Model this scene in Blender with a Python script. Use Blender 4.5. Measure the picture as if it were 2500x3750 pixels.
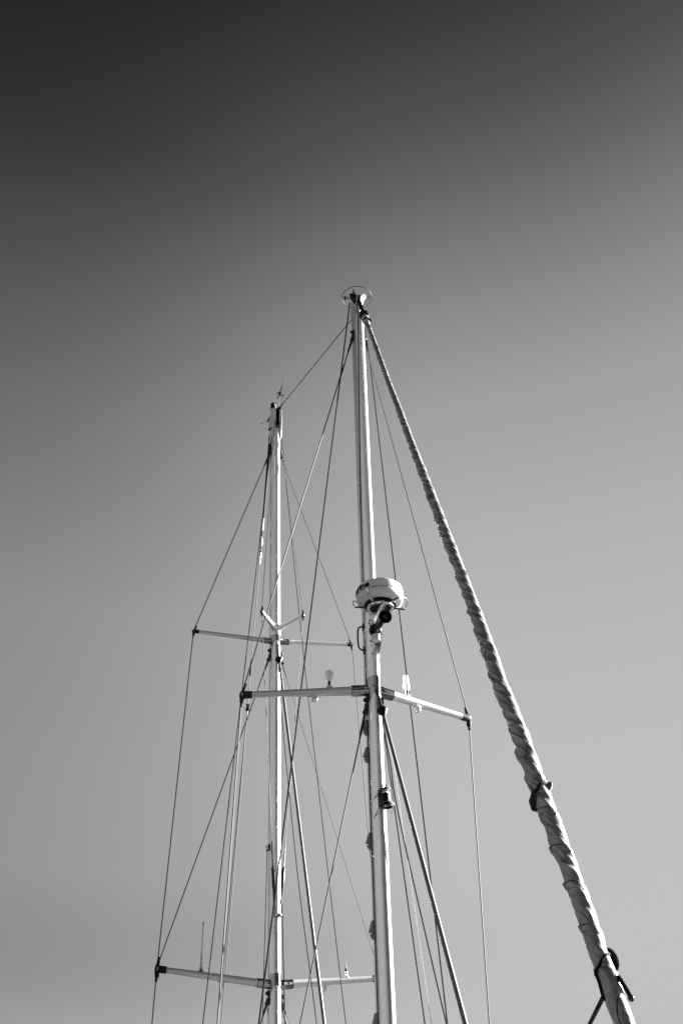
import bpy, bmesh, math, random, bisect
from mathutils import Vector, Matrix, noise

for o in list(bpy.data.objects):
    bpy.data.objects.remove(o)
S = bpy.context.scene
COL = S.collection
R = math.radians
PI = math.pi

# ---------------------------------------------------------------- camera
FPX, CX, CY = 3646.0, 1250.0, 1875.0          # focal length and centre in photo pixels (35 mm lens)
EYE = Vector((0, 0, 1.7))
CAM_R = Matrix.Rotation(R(90 + 36.0), 3, 'X') @ Matrix.Rotation(R(-2.0), 3, 'Z')
cam_d = bpy.data.cameras.new('camera')
cam = bpy.data.objects.new('camera', cam_d)
COL.objects.link(cam)
cam.matrix_world = Matrix.Translation(EYE) @ CAM_R.to_4x4()
cam_d.sensor_fit = 'VERTICAL'
cam_d.sensor_height = 36.0
cam_d.lens = 36.0 * FPX / 3750.0
cam_d.clip_start = 0.1
cam_d.clip_end = 9000
S.camera = cam

# ---------------------------------------------------------------- sky and sun (black-and-white film behind a red filter)
SUN_EL, SUN_AZ = 18.0, 21.5                    # azimuth from +X towards +Y: right of the boats and a little behind them
world = bpy.data.worlds.new('World')
S.world = world
world.use_nodes = True
nt = world.node_tree
nt.nodes.clear()
sky = nt.nodes.new('ShaderNodeTexSky')
sky.sky_type = 'NISHITA'
sky.sun_disc = False
sky.sun_elevation = R(SUN_EL)
sky.sun_rotation = R(90 - SUN_AZ)
sky.air_density = 1.0
sky.dust_density = 0.0
sky.ozone_density = 1.0
sep = nt.nodes.new('ShaderNodeSeparateColor')
nt.links.new(sky.outputs[0], sep.inputs[0])
def wmath(op, a=None, b=None):
    n = nt.nodes.new('ShaderNodeMath'); n.operation = op
    for i, x in enumerate((a, b)):
        if x is None: continue
        if isinstance(x, (int, float)): n.inputs[i].default_value = x
        else: nt.links.new(x, n.inputs[i])
    return n.outputs[0]
def wramp(src, pts, scale=1.0):
    r = nt.nodes.new('ShaderNodeValToRGB'); r.color_ramp.interpolation = 'B_SPLINE'
    e_ = r.color_ramp.elements
    while len(e_) < len(pts): e_.new(0.5)
    for e, (p, v) in zip(e_, pts): e.position = p; e.color = (v * scale, v * scale, v * scale, 1)
    nt.links.new(src, r.inputs[0])
    return r.outputs[0]
tcw = nt.nodes.new('ShaderNodeTexCoord')
sxyz = nt.nodes.new('ShaderNodeSeparateXYZ')
nt.links.new(tcw.outputs['Generated'], sxyz.inputs[0])
# film response to a clear sky by height: pale towards the horizon, nearly black overhead
g_ = wramp(sxyz.outputs[2], [(0.0, 0.49), (0.156, 0.495), (0.276, 0.497), (0.42, 0.478), (0.56, 0.415), (0.66, 0.335), (0.72, 0.258), (0.777, 0.160), (0.82, 0.098), (0.857, 0.060), (0.891, 0.036), (1.0, 0.012)])
# red light of the clear sky straight ahead, for comparison with the sky texture's value in each direction
e_ = wramp(sxyz.outputs[2], [(0.0, 0.55), (0.10, 0.44), (0.156, 0.330), (0.276, 0.196), (0.42, 0.140), (0.56, 0.108), (0.695, 0.088), (0.82, 0.075), (0.891, 0.068), (1.0, 0.061)])
q_ = wmath('DIVIDE', wmath('MULTIPLY', sep.outputs[0], 0.1), e_)
q_ = wmath('SMOOTH_MIN', wmath('MULTIPLY', q_, 1.07), 1.0)
q_.node.inputs[2].default_value = 0.15
g_ = wmath('MULTIPLY', g_, wmath('POWER', q_, wmath('ADD', 3.6, wmath('MULTIPLY', wmath('MAXIMUM', wmath('SUBTRACT', sxyz.outputs[2], 0.5), 0.0), 15.0))))
bg = nt.nodes.new('ShaderNodeBackground')
cmb = nt.nodes.new('ShaderNodeCombineColor')
g_ = wmath('MULTIPLY', g_, 10.6 / 2 ** 2.8)       # the exposure below lifts it back
for i in range(3): nt.links.new(g_, cmb.inputs[i])
nt.links.new(cmb.outputs[0], bg.inputs[0])
bg.inputs[1].default_value = 0.1
wo = nt.nodes.new('ShaderNodeOutputWorld')
nt.links.new(bg.outputs[0], wo.inputs[0])

sun_dir = Vector((math.cos(R(SUN_EL)) * math.cos(R(SUN_AZ)), math.cos(R(SUN_EL)) * math.sin(R(SUN_AZ)), math.sin(R(SUN_EL))))
sl = bpy.data.lights.new('sun', 'SUN')
sl.energy = 5.0
sl.angle = R(0.5)
sl.color = (1, 1, 1)
sun = bpy.data.objects.new('sun', sl)
COL.objects.link(sun)
sun.rotation_euler = sun_dir.to_track_quat('Z', 'Y').to_euler()
sun.location = (20, 10, 20)

vs = S.view_settings
vs.view_transform = 'Standard'
vs.look = 'None'
vs.exposure = 2.8
vs.gamma = 1.0
vs.use_curve_mapping = False

# ---------------------------------------------------------------- measuring helpers (photo pixel -> point on a known plane of the boat)
FWD = Vector((0.344, -0.939, 0)).normalized()  # towards the bow
ATH = Vector((0.939, 0.344, 0)).normalized()   # athwart, towards the right of the photo
UP = Vector((0, 0, 1))
M0 = Vector((0.31, 11.2, 0))                   # foot of the front mast

def ray(x, y):
    return CAM_R @ Vector(((x - CX) / FPX, -(y - CY) / FPX, -1.0))

def onY(x, y, Y):
    d = ray(x, y); return EYE + d * ((Y - EYE.y) / d.y)

def onZ(x, y, Z):
    d = ray(x, y); return EYE + d * ((Z - EYE.z) / d.z)

def aft(x, y, a):
    """point on the athwartship plane a metres aft of the front mast"""
    d = ray(x, y); return EYE + d * ((M0 - FWD * a - EYE).dot(FWD) / d.dot(FWD))

def mid(x, y, off=0.0):
    """point on the boat's fore-and-aft middle plane"""
    d = ray(x, y); return EYE + d * ((M0 + ATH * off - EYE).dot(ATH) / d.dot(ATH))

def depth(p):
    return -(CAM_R.transposed() @ (p - EYE)).z

class Mast:
    def __init__(s, p0, p1):
        s.a, s.b = (p0, p1) if p0.z < p1.z else (p1, p0)
    def at(s, z, r=0.0, f=0.0):
        t = (z - s.a.z) / (s.b.z - s.a.z)
        return s.a.lerp(s.b, t) + ATH * r + FWD * f
    def z(s, y):
        lo, hi = 0.0, 25.0
        for _ in range(40):
            m = (lo + hi) / 2
            q = CAM_R.transposed() @ (s.at(m) - EYE)
            py = CY - FPX * q.y / -q.z
            if py > y: lo = m
            else: hi = m
        return lo

FM = Mast(onY(1323.5, 1450, 11.2), onY(1417, 3700, 11.2))
BM = Mast(onY(1008.8, 1700, 15.4), onY(1006.3, 3700, 15.4))

# ---------------------------------------------------------------- materials
def mat(name, c, rough=0.5, metal=0.0, vary=0.0, scale=20.0, bump=0.0, bscale=60.0, spec=0.5, coat=0.0, speck=0.0, streak=0.0):
    m = bpy.data.materials.new(name); m.use_nodes = True
    n = m.node_tree; b = n.nodes['Principled BSDF']
    b.inputs['Base Color'].default_value = (c, c, c, 1)
    b.inputs['Roughness'].default_value = rough
    b.inputs['Metallic'].default_value = metal
    b.inputs['Specular IOR Level'].default_value = spec
    b.inputs['Coat Weight'].default_value = coat
    b.inputs['Coat Roughness'].default_value = 0.12
    tc = n.nodes.new('ShaderNodeTexCoord')
    col = None
    if vary:
        nz = n.nodes.new('ShaderNodeTexNoise'); nz.inputs['Scale'].default_value = scale; nz.inputs['Detail'].default_value = 6
        nz.inputs['Roughness'].default_value = 0.65
        n.links.new(tc.outputs['Object'], nz.inputs['Vector'])
        mr = n.nodes.new('ShaderNodeMapRange')
        mr.inputs[1].default_value = 0.3; mr.inputs[2].default_value = 0.7
        mr.inputs[3].default_value = c * (1 - vary); mr.inputs[4].default_value = min(0.9, c * (1 + vary))
        n.links.new(nz.outputs['Fac'], mr.inputs[0])
        col = mr.outputs[0]
    if speck:                                   # mildew and grime in fine specks
        n2 = n.nodes.new('ShaderNodeTexNoise'); n2.inputs['Scale'].default_value = 95; n2.inputs['Detail'].default_value = 3
        n.links.new(tc.outputs['Object'], n2.inputs['Vector'])
        m2 = n.nodes.new('ShaderNodeMapRange'); m2.inputs[1].default_value = 0.55; m2.inputs[2].default_value = 0.72
        m2.inputs[3].default_value = 1.0; m2.inputs[4].default_value = 1.0 - speck
        n.links.new(n2.outputs['Fac'], m2.inputs[0])
        mm = n.nodes.new('ShaderNodeMath'); mm.operation = 'MULTIPLY'
        if col: n.links.new(col, mm.inputs[0])
        else: mm.inputs[0].default_value = c
        n.links.new(m2.outputs[0], mm.inputs[1]); col = mm.outputs[0]
    if streak:                                  # rain streaks: noise drawn out along the height
        mp = n.nodes.new('ShaderNodeMapping'); mp.inputs['Scale'].default_value = (42, 42, 0.55)
        n.links.new(tc.outputs['Object'], mp.inputs['Vector'])
        n4 = n.nodes.new('ShaderNodeTexNoise'); n4.inputs['Scale'].default_value = 1.0; n4.inputs['Detail'].default_value = 5
        n.links.new(mp.outputs[0], n4.inputs['Vector'])
        m4 = n.nodes.new('ShaderNodeMapRange'); m4.inputs[1].default_value = 0.45; m4.inputs[2].default_value = 0.75
        m4.inputs[3].default_value = 1.0; m4.inputs[4].default_value = 1.0 - streak
        n.links.new(n4.outputs['Fac'], m4.inputs[0])
        m5 = n.nodes.new('ShaderNodeMath'); m5.operation = 'MULTIPLY'
        if col: n.links.new(col, m5.inputs[0])
        else: m5.inputs[0].default_value = c
        n.links.new(m4.outputs[0], m5.inputs[1]); col = m5.outputs[0]
    if col: n.links.new(col, b.inputs['Base Color'])
    if bump:
        n3 = n.nodes.new('ShaderNodeTexNoise'); n3.inputs['Scale'].default_value = bscale; n3.inputs['Detail'].default_value = 4
        n.links.new(tc.outputs['Object'], n3.inputs['Vector'])
        bp = n.nodes.new('ShaderNodeBump'); bp.inputs['Strength'].default_value = bump; bp.inputs['Distance'].default_value = 0.01
        n.links.new(n3.outputs['Fac'], bp.inputs['Height']); n.links.new(bp.outputs[0], b.inputs['Normal'])
    return m

def glass_mat(name):
    m = bpy.data.materials.new(name); m.use_nodes = True
    b = m.node_tree.nodes['Principled BSDF']
    b.inputs['Base Color'].default_value = (0.9, 0.9, 0.9, 1)
    b.inputs['Roughness'].default_value = 0.05
    b.inputs['Transmission Weight'].default_value = 0.85
    b.inputs['IOR'].default_value = 1.5
    return m

PAINT = mat('silvery_mast_paint', 0.86, 0.27, metal=0.72, vary=0.05, scale=3, streak=0.16, coat=0.25)
SPAR = mat('spreader_paint', 0.66, 0.38, metal=0.55, vary=0.08, scale=14, speck=0.35, bump=0.05, bscale=120)
PLASTIC = mat('white_plastic', 0.60, 0.25, vary=0.08, scale=9, coat=0.3, streak=0.10)
BULBP = mat('bright_plastic', 0.84, 0.3, vary=0.04, scale=20)
GREYP = mat('grey_plastic', 0.36, 0.4, vary=0.08, scale=30)
STEEL = mat('polished_steel', 0.36, 0.14, metal=1.0, bump=0.02, bscale=40)
WIRE = mat('steel_wire', 0.11, 0.45, metal=0.3, bump=0.03, bscale=300)
DWIRE = mat('shade_dark_wire', 0.035, 0.6, metal=0.2, spec=0.3)  # darker copy of steel wire: shade on right-slanting shrouds put into the colour
DARKM = mat('dark_metal', 0.035, 0.35, metal=0.3, spec=0.3, vary=0.2, scale=40)
BLACK = mat('black_plastic', 0.003, 0.35, spec=0.15)
GLOSS = mat('gloss_black', 0.005, 0.12, spec=0.3)
RUBBER = mat('black_rubber', 0.010, 0.7, spec=0.2, vary=0.3, scale=50, bump=0.3, bscale=90)
LEATHER = mat('dark_leather', 0.018, 0.7, spec=0.2, vary=0.3, scale=60, bump=0.5, bscale=110)
BROPE = mat('black_rope', 0.007, 0.85, spec=0.15, bump=0.4, bscale=260)
WROPE = mat('white_rope', 0.30, 0.8, bump=0.4, bscale=260, vary=0.1, scale=200)
GROOVE = mat('groove_black', 0.008, 0.8, spec=0.1)
FOIL = mat('furler_foil', 0.13, 0.4, metal=0.2, vary=0.05, scale=8)
FOILTAPE = mat('crinkled_tape', 0.75, 0.22, metal=0.9, bump=1.0, bscale=50)
INK = mat('black_lettering', 0.004, 0.9, spec=0.0)
CANVAS = mat('sail_canvas', 0.24, 0.40, metal=0.5, vary=0.30, scale=7, bump=0.22, bscale=45, spec=0.4, speck=0.12)
STITCH = mat('dark_seam_thread', 0.02, 0.8)
CONCRETE = mat('wet_concrete', 0.08, 0.85, vary=0.2, scale=1.2, bump=0.2)
HULLM = mat('hull_gelcoat', 0.75, 0.3, vary=0.03)
DECKM = mat('teak_deck', 0.09, 0.6, vary=0.06)
WATER = mat('harbour_water', 0.03, 0.08, bump=0.6, bscale=0.7)
GLASS = glass_mat('clear_lens')

# ---------------------------------------------------------------- mesh helpers
def frame(d, hint=None):
    d = d.normalized()
    h = hint or (UP if abs(d.z) < 0.9 else FWD)
    x = h.cross(d)
    if x.length < 1e-5: x = Vector((1, 0, 0)).cross(d)
    x.normalize(); y = d.cross(x)
    return x, y, d

class MB:
    def __init__(s): s.v = []; s.f = []
    def ring(s, c, x, y, rx, ry, n, ph=0.0):
        i = len(s.v)
        for k in range(n):
            a = ph + 2 * PI * k / n
            s.v.append(c + x * (math.cos(a) * rx) + y * (math.sin(a) * ry))
        return i
    def bridge(s, i, j, n):
        for k in range(n):
            l = (k + 1) % n
            s.f.append((i + k, i + l, j + l, j + k))
    def cap(s, i, n, flip=False):
        r = list(range(i, i + n))
        s.f.append(tuple(reversed(r)) if flip else tuple(r))
    def tube(s, pts, rad, n=8, hint=None, flat=1.0, closed=False):
        """round (or flattened) tube along a polyline; rad a number or one per point"""
        if not hasattr(rad, '__len__'): rad = [rad] * len(pts)
        m = len(pts); prev = None; first = None; x = None
        for k, p in enumerate(pts):
            if closed: d = pts[(k + 1) % m] - pts[k - 1]
            else: d = pts[min(k + 1, m - 1)] - pts[max(k - 1, 0)]
            d = d.normalized()
            if x is None: x, y, _ = frame(d, hint)
            else:
                x = x - d * x.dot(d); x.normalize(); y = d.cross(x)
            i = s.ring(p, x, y, rad[k], rad[k] * flat, n)
            if prev is not None: s.bridge(prev, i, n)
            else: first = i
            prev = i
        if closed: s.bridge(prev, first, n)
        else: s.cap(first, n, True); s.cap(prev, n)
        return s
    def lathe(s, prof, org, axis, n=24, x=None):
        """prof: (radius, height) pairs along axis"""
        X, Y, D = frame(axis, x)
        prev = None
        for k, (r, h) in enumerate(prof):
            i = s.ring(org + D * h, X, Y, max(r, 1e-4), max(r, 1e-4), n)
            if prev is not None: s.bridge(prev, i, n)
            else: s.cap(i, n, True)
            prev = i
        s.cap(prev, n)
        return s
    def prism(s, poly, vec):
        """extrude a planar polygon by vec"""
        n = len(poly); i = len(s.v)
        s.v += [p.copy() for p in poly] + [p + vec for p in poly]
        s.f.append(tuple(range(i + n - 1, i - 1, -1))); s.f.append(tuple(range(i + n, i + 2 * n)))
        for k in range(n):
            l = (k + 1) % n
            s.f.append((i + k, i + l, i + n + l, i + n + k))
        return s
    def box(s, c, ax, ay, az):
        """centre and three half-axis vectors"""
        return s.prism([c - ax - ay - az, c + ax - ay - az, c + ax + ay - az, c - ax + ay - az], az * 2)
    def ball(s, c, r, n=16, m=10, sq=1.0, axis=None):
        D = axis or UP
        prof = [(r * math.sin(PI * k / m), -r * sq * math.cos(PI * k / m)) for k in range(m + 1)]
        return s.lathe(prof, c, D, n)
    def build(s, name, m, parent=None, org=None, angle=38, bevel=0.0):
        base = Vector((0, 0, 0))
        q = parent
        while q is not None: base = base + q.location; q = q.parent
        if parent is None: base = org.copy() if org is not None else s.v[0].copy()
        me = bpy.data.meshes.new(name)
        me.from_pydata([tuple(p - base) for p in s.v], [], s.f)
        me.validate(); 
        bm = bmesh.new(); bm.from_mesh(me); bmesh.ops.recalc_face_normals(bm, faces=bm.faces)
        bm.to_mesh(me); bm.free()
        me.shade_smooth() if hasattr(me, 'shade_smooth') else None
        me.set_sharp_from_angle(angle=R(angle))
        me.materials.append(m)
        o = bpy.data.objects.new(name, me); COL.objects.link(o)
        if parent is not None: o.parent = parent
        else: o.location = base
        if bevel:
            bv = o.modifiers.new('bevel', 'BEVEL'); bv.width = bevel; bv.segments = 2; bv.limit_method = 'ANGLE'
        return o

def tag(o, label, cat, group=None):
    o['label'] = label; o['category'] = cat
    if group: o['group'] = group
    return o

def thing(name, loc, label, cat, group=None):
    o = bpy.data.objects.new(name, None); COL.objects.link(o); o.location = loc
    o.empty_display_size = 0.1
    return tag(o, label, cat, group)

def arc(c, x, y, r, a0, a1, n):
    return [c + x * (r * math.cos(a0 + (a1 - a0) * k / n)) + y * (r * math.sin(a0 + (a1 - a0) * k / n)) for k in range(n + 1)]

def smooth(pts, n=8):
    """Catmull-Rom through the points"""
    out = []
    P = [pts[0]] + list(pts) + [pts[-1]]
    for k in range(1, len(P) - 2):
        a, b, c, d = P[k - 1:k + 3]
        for i in range(n):
            t = i / n
            out.append(0.5 * ((2 * b) + (c - a) * t + (2 * a - 5 * b + 4 * c - d) * t * t + (3 * b - 3 * c + d - a) * t ** 3))
    out.append(pts[-1].copy())
    return out

# ---------------------------------------------------------------- the setting below the picture, with an unseen ridge added to block light
def structure(o):
    o['kind'] = 'structure'; return o
w = MB(); q = 3500
w.v += [Vector((-q, -q, -1.3)), Vector((q, -q, -1.3)), Vector((q, q, -1.3)), Vector((-q, q, -1.3))]; w.f.append((0, 1, 2, 3))
structure(w.build('water', WATER, org=Vector((0, 0, -1.3))))
w = MB().box(Vector((0, -34.5, -1.5)), Vector((70, 0, 0)), Vector((0, 39.5, 0)), Vector((0, 0, 1.5)))
structure(w.build('quay', CONCRETE, org=Vector((0, 0, 0))))

hl_ = MB(); nseg = 120  # unseen ridge added to cut ambient light and darken what the masts reflect
for k in range(nseg + 1):
    a = R(-8 - 137 * k / nseg)                 # the added ridge runs from the right round behind the quay
    fade = min(1.0, k / 10, (nseg - k) / 20)
    u = Vector((math.cos(a), math.sin(a), 0))
    hgt = fade * (98 + 11 * noise.noise(Vector((k * 0.09, 3, 0))) + 3 * noise.noise(Vector((k * 0.45, 7, 0))))
    for d_h, z_h in ((86, -1.3), (92, 0.30 * hgt), (104, 0.72 * hgt), (122, hgt), (165, 0.6 * hgt), (230, -1.3)):
        hl_.v.append(u * (d_h + 3 * noise.noise(Vector((k * 0.3, d_h, 1)))) + UP * z_h)
    if k:
        i = len(hl_.v) - 12
        for m_ in range(5): hl_.f.append((i + m_, i + m_ + 1, i + m_ + 7, i + m_ + 6))
structure(hl_.build('added_shade_hills', mat('added_hill_dark', 0.025, 0.9, vary=0.5, scale=0.15), org=Vector((0, 0, -1.3)), angle=180))
DECK = 1.1
hull = thing('boat_hull', M0 + UP * -1.0, 'white sailing boat hull below the picture that carries both masts', 'boat')
hm = MB(); dm = MB(); rings = []
for k in range(25):
    t = k / 24
    f = 5.0 - 13.2 * t
    b = 1.95 * min(1.0, (1 - (1 - min(t / 0.55, 1)) ** 2.2)) * (1 - 0.25 * max(0, (t - 0.6) / 0.4) ** 2) + 0.03
    sh = DECK + 0.35 * (1 - t) ** 2 - (0.02)
    c = M0 + FWD * f
    i = len(hm.v)
    for (rr, zz) in ((b, sh), (b * 0.97, 0.2), (b * 0.86, -0.8), (b * 0.5, -1.5), (0, -1.7), (-b * 0.5, -1.5), (-b * 0.86, -0.8), (-b * 0.97, 0.2), (-b, sh)):
        hm.v.append(c + ATH * rr + UP * zz)
    j = len(dm.v)
    for rr in (-b * 0.985, -b * 0.4, b * 0.4, b * 0.985):
        dm.v.append(c + ATH * rr + UP * (sh - 0.05 + (0.06 if abs(rr) < b * 0.6 else 0)))
    if k:
        for m_ in range(8): hm.f.append((i - 9 + m_, i - 8 + m_, i + m_ + 1, i + m_))
        for m_ in range(3): dm.f.append((j - 4 + m_, j - 3 + m_, j + m_ + 1, j + m_))
hm.f.append(tuple(range(len(hm.v) - 9, len(hm.v))))
hm.build('hull_shell', HULLM, hull); dm.build('deck', DECKM, hull)

# ---------------------------------------------------------------- masts
def ellipse_section(a, b, n=40):
    return [(a * math.cos(2 * PI * k / n), b * math.sin(2 * PI * k / n)) for k in range(n)]

def extrude_section(mast, sec, z0, z1, steps=2):
    mb = MB(); n = len(sec); prev = None
    for k in range(steps + 1):
        z = z0 + (z1 - z0) * k / steps
        i = len(mb.v)
        mb.v += [mast.at(z, r, f) for r, f in sec]
        if prev is not None: mb.bridge(prev, i, n)
        else: mb.cap(i, n, True)
        prev = i
    mb.cap(prev, n)
    return mb

def rect(w_, f0, f1, ch=0.006):
    return [(w_, f0 + ch), (w_, f1 - ch), (w_ - ch, f1), (-w_ + ch, f1), (-w_, f1 - ch), (-w_, f0 + ch), (-w_ + ch, f0), (w_ - ch, f0)]

def collar(mast, parent, zc, h, a, b, notch, name='mast_collar', m=STEEL):
    """sheet-steel sleeve round the mast; its lower edge rises to a pointed arch at the front"""
    mb = MB(); n = 64
    top, bot, ti, bi = [], [], [], []
    for k in range(n):
        ang = 2 * PI * k / n
        r, f = a * math.cos(ang), b * math.sin(ang)
        front = max(0.0, math.sin(ang))
        lo = zc - h / 2 - notch * (1 - front ** 1.3) if math.sin(ang) > 0 else zc - h / 2 - notch
        top.append(mast.at(zc + h / 2, r * 1.0, f)); bot.append(mast.at(lo, r, f))
        ti.append(mast.at(zc + h / 2, r * 0.95, f * 0.95)); bi.append(mast.at(lo, r * 0.95, f * 0.95))
    o = len(mb.v)
    mb.v += top + bot + ti + bi
    mb.bridge(o + n, o, n); mb.bridge(o + 2 * n, o + 3 * n, n); mb.bridge(o, o + 2 * n, n); mb.bridge(o + 3 * n, o + n, n)
    return mb.build(name, m, parent)

def rivets(mast, parent, spots, a, b, rad=0.007):
    """screw heads on the tube; spots = (angle from ahead in degrees, + to the right; height)"""
    for ang, z in spots:
        t = R(90 - ang)
        p = mast.at(z, a * math.cos(t), b * math.sin(t))
        nrm = (ATH * (math.cos(t) / a) + FWD * (math.sin(t) / b)).normalized()
        MB().lathe([(rad, -0.002), (rad, 0.002), (rad * 0.5, 0.004)], p, nrm, 8).build('screw', DARKM, parent)

def spreader(mast, parent, root, tip, r0, r1, boot, sock_r, sock_len=0.16, upw=None, dnw=None):
    """tapered tube in a steel socket, with a boot at the tip that follows the wire up and down"""
    d = (tip - root).normalized(); L = (tip - root).length
    sp = MB(); n = 14
    ks = [0.0, 0.25, 0.5, 0.75, 0.9, 1.0]
    p0 = root + d * 0.12
    sp.tube([p0.lerp(tip, k) for k in ks], [r0 + (r1 - r0) * (k ** 1.1) for k in ks], 20, UP, flat=0.82)
    o = sp.build('spreader', SPAR, parent)
    sk = MB()
    X, Y, D = frame(d, UP)
    sk.lathe([(sock_r * 0.92, -0.02), (sock_r, 0.0), (sock_r, sock_len * 0.55), (sock_r * 1.03, sock_len * 0.56), (sock_r * 1.03, sock_len * 0.66), (sock_r, sock_len * 0.67),
              (sock_r, sock_len), (sock_r * 0.93, sock_len + 0.004), (sock_r * 0.9, sock_len)], root + d * 0.075, d, 24)
    sk.build('socket', STEEL, o)
    b = MB()
    bl = 2.9 * r1
    b.tube([tip - d * bl, tip - d * bl * 0.5, tip - d * 0.02, tip + d * 0.025], [r1 * 1.12, r1 * 1.14, r1 * 1.08, r1 * 0.72], 14, UP, flat=0.95)
    uw = (upw - tip).normalized(); dw = (dnw - tip).normalized()
    b.tube(smooth([tip + uw * 3.4 * r1 - d * 0.012, tip + uw * 1.8 * r1 - d * 0.010, tip, tip + dw * 1.8 * r1 - d * 0.008, tip + dw * 3.6 * r1], 5), [r1 * q for q in [0.42] * 4 + [0.54] * 4 + [0.72] * 4 + [0.74] * 5 + [0.44] * 4], 10)
    b.build('tip_boot', boot, o)
    return o

def tang(mast, parent, z, r, f, side):
    """cheek plate with a domed bolt that a wire hangs from"""
    t = MB()
    c = mast.at(z, r, f)
    t.prism([c + FWD * -0.035 + UP * 0.07, c + FWD * 0.035 + UP * 0.07, c + FWD * 0.03 - UP * 0.12, c + FWD * -0.03 - UP * 0.12], ATH * (0.016 * side))
    t.build('tang', DARKM, parent)
    MB().ball(c + ATH * 0.03 * side + UP * 0.03, 0.028, 12, 8).build('bolt', DARKM, parent)

A_T, B_T = 0.078, 0.115                       # front mast tube: half width, half depth
a_t, b_t = 0.085, 0.120                       # left mast tube

z_top = FM.z(1106)
front = thing('mast', FM.at(DECK), 'thick white mast in the middle with the radar halfway up its front', 'mast')
extrude_section(FM, ellipse_section(A_T, B_T), DECK, z_top, 3).build('mast_tube', PAINT, front)
extrude_section(FM, rect(0.047, -0.131, -0.085), DECK, z_top - 0.25).build('luff_groove', GROOVE, front)
extrude_section(FM, rect(0.050, -0.205, -0.1315), DECK, z_top - 0.05).build('aft_track', PAINT, front)

z_spr = FM.z(2528)
root = FM.at(z_spr)
TIP_FL = onZ(886, 2545, z_spr); TIP_FR = onZ(1716, 2632, z_spr)
T_FL = FM.at(FM.z(1236), -0.10, -0.02); T_FR = FM.at(FM.z(1245), 0.10, -0.02)   # upper ends of the long shrouds
E_FL = aft(797, 3750, 0.55); E_FR = aft(1791, 3750, 0.55)
spreader(FM, front, root, TIP_FL, 0.067, 0.044, LEATHER, 0.070, 0.20, T_FL, E_FL)
spreader(FM, front, root, TIP_FR, 0.067, 0.044, LEATHER, 0.070, 0.20, T_FR, E_FR)
collar(FM, front, z_spr + 0.05, 0.20, A_T + 0.004, B_T + 0.004, 0.16)
for tp in (TIP_FL, TIP_FR):
    dd = (tp - root).normalized()
    MB().tube([root + dd * 0.02, root + dd * 0.11], [0.055, 0.074], 18, UP).build('socket_base', STEEL, front)
for z, r, f, s in ((FM.z(1222), -0.082, -0.03, -1), (FM.z(1236), 0.082, -0.03, 1), (z_spr - 0.16, -0.076, -0.03, -1), (z_spr - 0.20, 0.076, -0.02, 1)):
    tang(FM, front, z, r, f, s)
rivets(FM, front, [(10, z_spr + 0.13), (10, z_spr + 0.0), (25, FM.z(2425)), (12, FM.z(2840)), (26, FM.z(2863)), (30, FM.z(2990)), (22, FM.z(2998)), (-14, FM.z(2836)), (-20, FM.z(2846)),
                   (14, FM.z(3244)), (6, FM.z(3252)), (26, FM.z(3250)), (30, FM.z(3630)), (38, FM.z(3638)), (40, FM.z(3384)), (8, FM.z(1764)), (25, FM.z(2067)), (18, FM.z(2070))], A_T, B_T, 0.006)

# masthead: cheek plates flaring forward, dark sheaves between them
zc = z_top
box_ = MB()
box_.prism([FM.at(zc - 0.40, -0.072, -0.13), FM.at(zc - 0.40, -0.072, 0.100), FM.at(zc - 0.02, -0.066, 0.13), FM.at(zc + 0.10, -0.066, 0.08), FM.at(zc + 0.08, -0.066, -0.14)], ATH * 0.036)
box_.prism([FM.at(zc - 0.40, 0.030, -0.13), FM.at(zc - 0.40, 0.030, 0.100), FM.at(zc - 0.02, 0.026, 0.13), FM.at(zc + 0.10, 0.026, 0.08), FM.at(zc + 0.08, 0.026, -0.14)], ATH * 0.024)
box_.build('masthead_box', PAINT, front)
MB().box(FM.at(zc - 0.10, -0.003, -0.06), ATH * 0.028, FWD * 0.06, UP * 0.18).build('masthead_core', GROOVE, front)
for r in (-0.017, 0.009):
    MB().lathe([(0.02, -0.011), (0.075, -0.011), (0.066, 0), (0.075, 0.011), (0.02, 0.011)], FM.at(zc - 0.03, r, 0.085), ATH, 24).build('sheave', BLACK, front)
def on_plane(x, y, p0, n):
    d = ray(x, y); return EYE + d * ((p0 - EYE).dot(n) / d.dot(n))
n_r = (ATH * 0.545 + FWD * 0.839).normalized(); n_l = (ATH * -0.545 + FWD * 0.839).normalized()
er = [on_plane(x, y, FM.at(zc, 0.055, 0.135), n_r) for x, y in ((1320, 1086), (1330, 1075.5), (1343.4, 1085), (1336, 1096), (1328, 1106), (1324, 1121), (1319, 1108))]
MB().prism(er, n_r * -0.012).build('cheek_plate', PAINT, front)
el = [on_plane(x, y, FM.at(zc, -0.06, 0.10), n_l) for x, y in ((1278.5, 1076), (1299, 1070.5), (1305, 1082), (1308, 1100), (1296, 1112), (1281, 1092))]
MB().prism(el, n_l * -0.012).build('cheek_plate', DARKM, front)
for x, y, p0, n in ((1329, 1082, FM.at(zc, 0.055, 0.135), n_r), (1337, 1086, FM.at(zc, 0.055, 0.135), n_r), (1285, 1080, FM.at(zc, -0.06, 0.10), n_l), (1293, 1078, FM.at(zc, -0.06, 0.10), n_l)):
    MB().lathe([(0.010, 0), (0.010, 0.006)], on_plane(x, y, p0, n), n, 8).build('bolt', DARKM, front)
rivets(FM, front, [(-35, zc - 0.17), (-38, zc - 0.36), (-60, zc - 0.33)], A_T, B_T, 0.020)

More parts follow.
